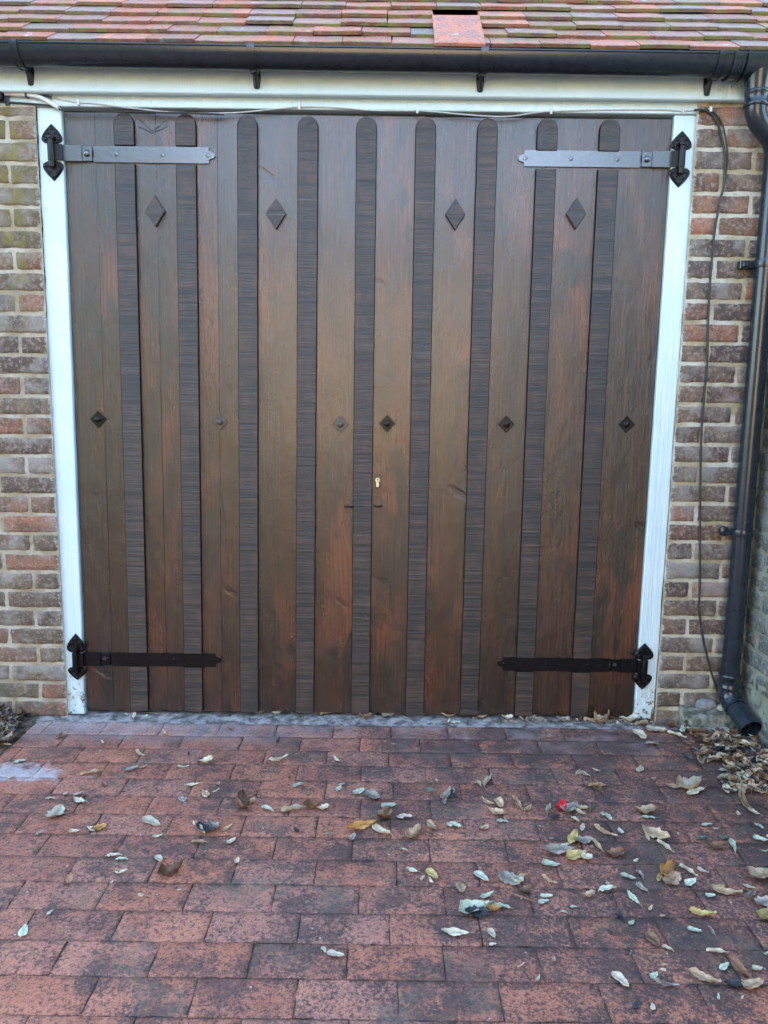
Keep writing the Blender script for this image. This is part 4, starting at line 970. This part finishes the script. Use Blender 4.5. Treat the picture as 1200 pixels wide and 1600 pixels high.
 (1110, 1400, 14, 10, 'mint', 2, 'small mint leaf left of the brown leaf'), (1196, 1432, 22, 50, 'yellow', 3, 'yellow leaf cut by the right edge'), (1194, 1412, 24, 20, 'grey', 4, 'grey leaf cut by the right edge'),
 (854, 1401, 18, 2, 'mint', 2, 'pair of pale green leaves, upper one'), (849, 1409, 16, 4, 'mint', 9, 'pair of pale green leaves, lower one'), (858, 1378, 26, -26, 'tan', 10, 'thin olive stalk like leaf'), (808, 1378, 24, -30, 'mint', 7, 'grey white curled leaf in the right middle'), (815, 1371, 20, 25, 'tan', 5, 'tan rolled leaf beside the grey white curl'), (822, 1393, 22, 8, 'brown', 7, 'small brown leaf under the grey white curl'),
 (896, 1417, 10, -10, 'mint', 9, 'tiny mint leaf in the lower right'), (881, 1426, 12, -20, 'cream', 8, 'tiny cream leaf in the lower right'), (920, 1401, 18, 10, 'tan', 7, 'small tan crumpled leaf in the lower right'),
 (969, 1434, 18, -40, 'dark', 9, 'dark blue grey leaf in the lower right'), (987, 1442, 9, 40, 'mint', 9, 'round mint leaf beside the dark one'), (1035, 1431, 8, 0, 'tan', 9, 'tiny tan scrap in the lower right'),
 (1020, 1470, 30, -45, 'brown', 2, 'brown oval leaf in the lower right'), (1043, 1483, 20, -20, 'cream', 8, 'slim cream leaf touching the brown oval leaf'),
 (1098, 1430, 38, -12, 'yellow', 1, 'golden brown curled leaf at lower right'), (1085, 1454, 22, -15, 'mint', 2, 'mint torn leaf below the golden brown leaf'), (1113, 1457, 18, -50, 'grey', 5, 'grey curl right of the mint torn leaf'),
 (1122, 1489, 32, -6, 'cream', 5, 'cream rolled leaf at lower right'), (1132, 1511, 14, 30, 'mint', 9, 'round mint leaf at lower right'), (1157, 1517, 40, -45, 'brown', 1, 'dark brown long leaf at lower right'), (1183, 1514, 16, -5, 'cream', 3, 'small cream crumple near the lower right edge'),
 (1101, 1531, 48, -26, 'tan', 1, 'large tan leaf with midrib at lower right'), (1177, 1541, 30, 25, 'tan', 2, 'tan leaf near the lower right corner'), (1146, 1540, 24, 5, 'dark', 7, 'dark crumpled leaf near the lower right corner'),
 (969, 1533, 32, -45, 'cream', 2, 'white cream pointed leaf near the bottom'), (1022, 1526, 13, 40, 'mint', 3, 'small mint curl near the bottom'), (1039, 1508, 10, 0, 'cream', 8, 'tiny white scrap near the bottom'), (1040, 1540, 34, 4, 'grey', 10, 'thin curved grey stalk leaf near the bottom'), (841, 1530, 10, 40, 'mint', 6, 'tiny mint scrap near the bottom'), (995, 1570, 14, 60, 'dark', 9, 'dark small leaf near the bottom'),
 (1133, 1311, 16, 10, 'green', 8, 'dull green narrow leaf near the right edge'),
 # along the foot of the doors
 (513, 1115, 22, 12, 'tan', 5, 'tan folded leaf against the door foot, middle'), (536, 1114, 18, -10, 'brown', 1, 'brown leaf against the door foot, middle'), (606, 1119, 18, 10, 'cream', 3, 'cream leaf lying at the foot of the door'), (570, 1122, 20, 5, 'brown', 7, 'brown scrap by the cream leaf at the door foot'), (434, 1116, 14, 20, 'mint', 7, 'pale leaf by the left of the door foot'), (408, 1114, 14, 10, 'tan', 6, 'small tan leaf at the door foot'), (210, 1118, 12, 70, 'cream', 8, 'cream upright leaf at the left door foot'),
 (702, 1120, 22, 5, 'tan', 7, 'tan curl at the foot of the right door'), (711, 1129, 14, 0, 'mint', 9, 'mint leaf in front of the right door foot'), (754, 1121, 14, 5, 'tan', 6, 'tan scrap at the foot of the right door'), (793, 1123, 16, 0, 'cream', 7, 'cream scrap at the foot of the right door'), (830, 1124, 18, 10, 'tan', 6, 'tan leaf at the right door foot'), (845, 1125, 16, -10, 'cream', 5, 'cream leaf at the right door foot'), (880, 1126, 20, 0, 'grey', 7, 'pale grey leaf at the right door foot'),
 (926, 1129, 26, -5, 'tan', 5, 'long tan leaf at the right door foot'), (940, 1127, 30, 15, 'tan', 11, 'crumpled tan leaf leaning on the right door foot'), (950, 1122, 22, -50, 'brown', 6, 'brown arched leaf leaning on the right door foot'), (985, 1127, 26, 5, 'cream', 7, 'cream crumpled leaf at the foot of the right post'), (1000, 1150, 22, -40, 'cream', 2, 'cream leaf lying in front of the right post'), (1003, 1132, 22, 20, 'tan', 5, 'tan leaf at the foot of the right post'), (1025, 1142, 30, -4, 'cream', 2, 'broad cream leaf by the mossy block'), (1058, 1150, 28, -18, 'cream', 5, 'rolled cream leaf near the mossy block'), (1018, 1163, 20, -4, 'grey', 8, 'thin grey blade in front of the right post'),
 (1048, 1136, 18, 40, 'brown', 4, 'brown leaf against the mossy block'), (1066, 1143, 16, 60, 'mint', 6, 'pale leaf against the mossy block'),
]
for (px, py, l, a, kd, pr, lab) in NAMED:
    leaf_px(px, py, l, a, kd, pr, lab, name='petal' if kd == 'red' else 'leaf')
# small scraps nothing tells apart
random.seed(21)
for i in range(92):
    t = random.random(); px = 1200*(1-(random.random()**1.5)) if t < .72 else rnd(0, 1200); py = rnd(1140, 1590) if px > 700 else rnd(1135, 1400)
    kd = random.choice(['cream', 'cream', 'tan', 'grey', 'mint', 'brown', 'dark'])
    CR = ''
    leaf_px(px, py, rnd(4, 12), rnd(0, 180), kd, random.choice([3, 6, 8, 9, 10]), CR + {'cream': 'tiny cream leaf crumb on the red brick paving', 'tan': 'tiny tan leaf crumb on the red brick paving', 'grey': 'tiny grey leaf crumb on the red brick paving', 'mint': 'tiny pale green leaf crumb on the red brick paving', 'brown': 'tiny brown leaf crumb on the red brick paving', 'dark': 'tiny blackened leaf crumb on the red brick paving'}[kd].replace('on the red brick paving', 'on the paving ' + ('close to the doors' if py < 1250 else 'at mid distance') + (' on the left side' if px < 500 else ' in the middle' if px < 850 else ' on the right side') if py < 1400 else 'on the nearest paving' + (' to the left' if px < 600 else ' to the right')), grp='leaf crumbs scattered on the paving')

def litter(name, label, region, n, zmax, lo=.025, hi=.055, weights=None):
    mb = MB(); mats = ['tan', 'cream', 'brown', 'grey', 'dark', 'mint', 'yellow']; wts = weights or [26, 20, 22, 20, 14, 7, 3]
    for i in range(n):
        p = region(); 
        if p is None: continue
        x, y, hgt = p; L = rnd(lo, hi); mb.mi = random.choices(range(len(mats)), wts)[0]
        M4 = Matrix.Translation((x, y, .006+hgt*rnd(.2, 1.0))) @ Matrix.Rotation(rnd(0, 6.28), 4, 'Z') @ Matrix.Rotation(rnd(-.55, .55), 4, 'X') @ Matrix.Rotation(rnd(-.35, .35), 4, 'Y')
        leaf_geo(mb, L, L*rnd(.35, .62), rnd(.2, 1.8), rnd(-.3, .6), rnd(-1, 1), random.choice([0, 0, 1, 2]), random.random() < .25, M4, (random.random(), random.random()))
    o = mb.build(name, [LM[m] for m in mats], None, smooth=180); tag(o, label, 'leaf litter', kind='stuff')
def reg_r():
    px = 1200-abs(random.gauss(0, 1))*62; 
    py = rnd(1128, 1240)
    if px < 1072 or (py > 1195 and px < 1130) or (py < 1150 and px < 1112): return None
    q = gr(px, py)
    if q.x > 1.47: q.x = rnd(1.28, 1.47)
    h = .035*max(0, min(1, (px-1075)/60))*max(.2, 1-abs(py-1175)/70); return q.x, q.y, h
litter('leaf_litter', 'heap of curled dead leaves below the downpipe spout', reg_r, 620, .035, .034, .066, [28, 10, 38, 14, 18, 3, 2])
def reg_r2():
    px = rnd(1110, 1215); py = rnd(1195, 1260); q = gr(px, py); return (min(q.x, 1.47), q.y, .015)
def reg_l():
    px = -8+abs(random.gauss(0, 1))*26; py = rnd(1112, 1172)
    if px > 52 - (py-1112)*.65: return None
    q = gr(px, py); return q.x, min(q.y, -.05), .03*max(0.1, 1-px/40)
litter('leaf_litter', 'brown damp leaf litter in the left corner against the brick wall', reg_l, 170, .03, .03, .06, [18, 6, 42, 14, 26, 2, 1])
def reg_d():
    x = rnd(-1.08, 1.14); x = x if random.random() < .35 else rnd(.55, 1.2); return x, rnd(-.055, -.012), .008
litter('leaf_crumbs', 'thin line of leaf crumbs along the foot of the doors', reg_d, 190, .01, .008, .024)

# twigs
def twig(pix, r, label):
    mb = MB(); mb.tube(spline([gr(x, y, .008+z) for (x, y, z) in pix], 4), r, 6); tag(mb.build('twig', LM['brown'], None, smooth=60), label, 'twig')
twig([(1000, 1185, 0), (1045, 1335, .004), (1062, 1310, .01)], .0011, 'thin dark twig beside the large ragged tan leaf') if False else None
twig([(1040, 1325, 0), (1048, 1342, .004), (1052, 1362, .0)], .0012, 'thin bent twig below the large ragged tan leaf')
twig([(800, 1396, 0), (818, 1402, .002), (838, 1409, 0)], .0022, 'brown straight twig at the leaf cluster right of the middle')
twig([(957, 1125, .02), (965, 1140, .006), (975, 1152, 0)], .0012, 'thin twig leaning at the foot of the right door')
twig([(222, 1113, 0), (245, 1114, .003), (268, 1116, 0)], .0016, 'pale straight twig lying at the foot of the left door')
twig([(1098, 1203, .004), (1115, 1222, .004), (1134, 1238, 0)], .0011, 'thin twig with small leaves in front of the leaf heap')

# ------------------------------------------------------------------ unseen building and foliage behind the camera, added for reflections in the doors
H = empty('unseen_house', (0, -16, 0)); tag(H, 'unseen cream rendered building, added for the warm reflection in the doors', 'unseen_house')
REND = m_simple('cream_render', (.60, .41, .21), (.70, .50, .27), 6, .9, .4, .01, .2); SL = m_simple('brown_roof_tile', (.16, .09, .06), (.22, .13, .09), 6, .9, .5, .02, .2)
hb = MB(); hb.box(-5.2, 5.6, -7, 0, -.03, 4.4); hb.build('wall', REND, H)
hb = MB(); hb.add([(-5.6, .5, 4.3), (6, .5, 4.3), (6, -3.5, 5.9), (-5.6, -3.5, 5.9), (-5.6, -7.5, 4.3), (6, -7.5, 4.3)], [(0,1,2,3), (3,2,5,4), (0,3,4), (1,5,2), (0,4,5,1)]); hb.build('roof', SL, H)
GLS = m_simple('window_glass', (.03, .035, .04), (.04, .045, .05), 3, .08, 0, .001, .8)
for (x, z) in ((-3.2, 1.0), (3.4, 1.0)):
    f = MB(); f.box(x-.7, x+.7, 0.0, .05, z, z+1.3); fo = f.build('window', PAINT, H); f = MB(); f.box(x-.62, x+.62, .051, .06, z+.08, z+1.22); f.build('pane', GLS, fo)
f = MB(); f.box(-.2, .8, 0.0, .05, -.03, 2.1); f.build('door', m_simple('green_door_paint', (.05, .1, .07), (.06, .12, .08), 5, .4, .1, .001, .5), H)
HEDGE = m_simple('dark_hedge_leaves', (.020, .032, .012), (.055, .075, .028), 7, .9, 1, .15, .1)  # unseen dark masses, added and sized to darken the door sides' reflection
for (x0, x1, ya, yb, hh, lab) in ((-11, -2.6, -12.5, -9.0, 6.2, 'unseen tall dark foliage at left, added to darken the door reflection'), (3.1, 12, -12.5, -8.0, 6.4, 'unseen tall dark foliage at right, added to darken the door reflection')):
    mb = MB(); N, Mh = 60, 24; P = []
    cx, cy, rx, ry_ = (x0+x1)/2, (ya+yb)/2, (x1-x0)/2, (yb-ya)/2
    for j in range(Mh+1):
        for i in range(N):
            th = 2*math.pi*i/N; t = j/Mh; c_, s_ = math.cos(th), math.sin(th); m = max(abs(c_), abs(s_)); c_, s_ = (c_*.35+c_/m*.65), (s_*.35+s_/m*.65)
            k_ = (1-.25*t*t) if j < Mh else .05; v = Vector((cx+c_*rx*k_, cy+s_*ry_*k_, -.03+hh*min(1, t*1.04)))
            v += Vector((noise.noise(v*1.7), noise.noise(v*1.7+Vector((9, 0, 0))), noise.noise(v*1.7+Vector((0, 9, 0)))*.8))*.35; v.z = max(v.z, -.03) if j else -.03; P.append(v)
    mb.add(P, [(j*N+i, j*N+(i+1) % N, (j+1)*N+(i+1) % N, (j+1)*N+i) for j in range(Mh) for i in range(N)] + [tuple(range(Mh*N, Mh*N+N))])
    tag(mb.build('unseen_hedge', HEDGE, None), lab, 'unseen_hedge')
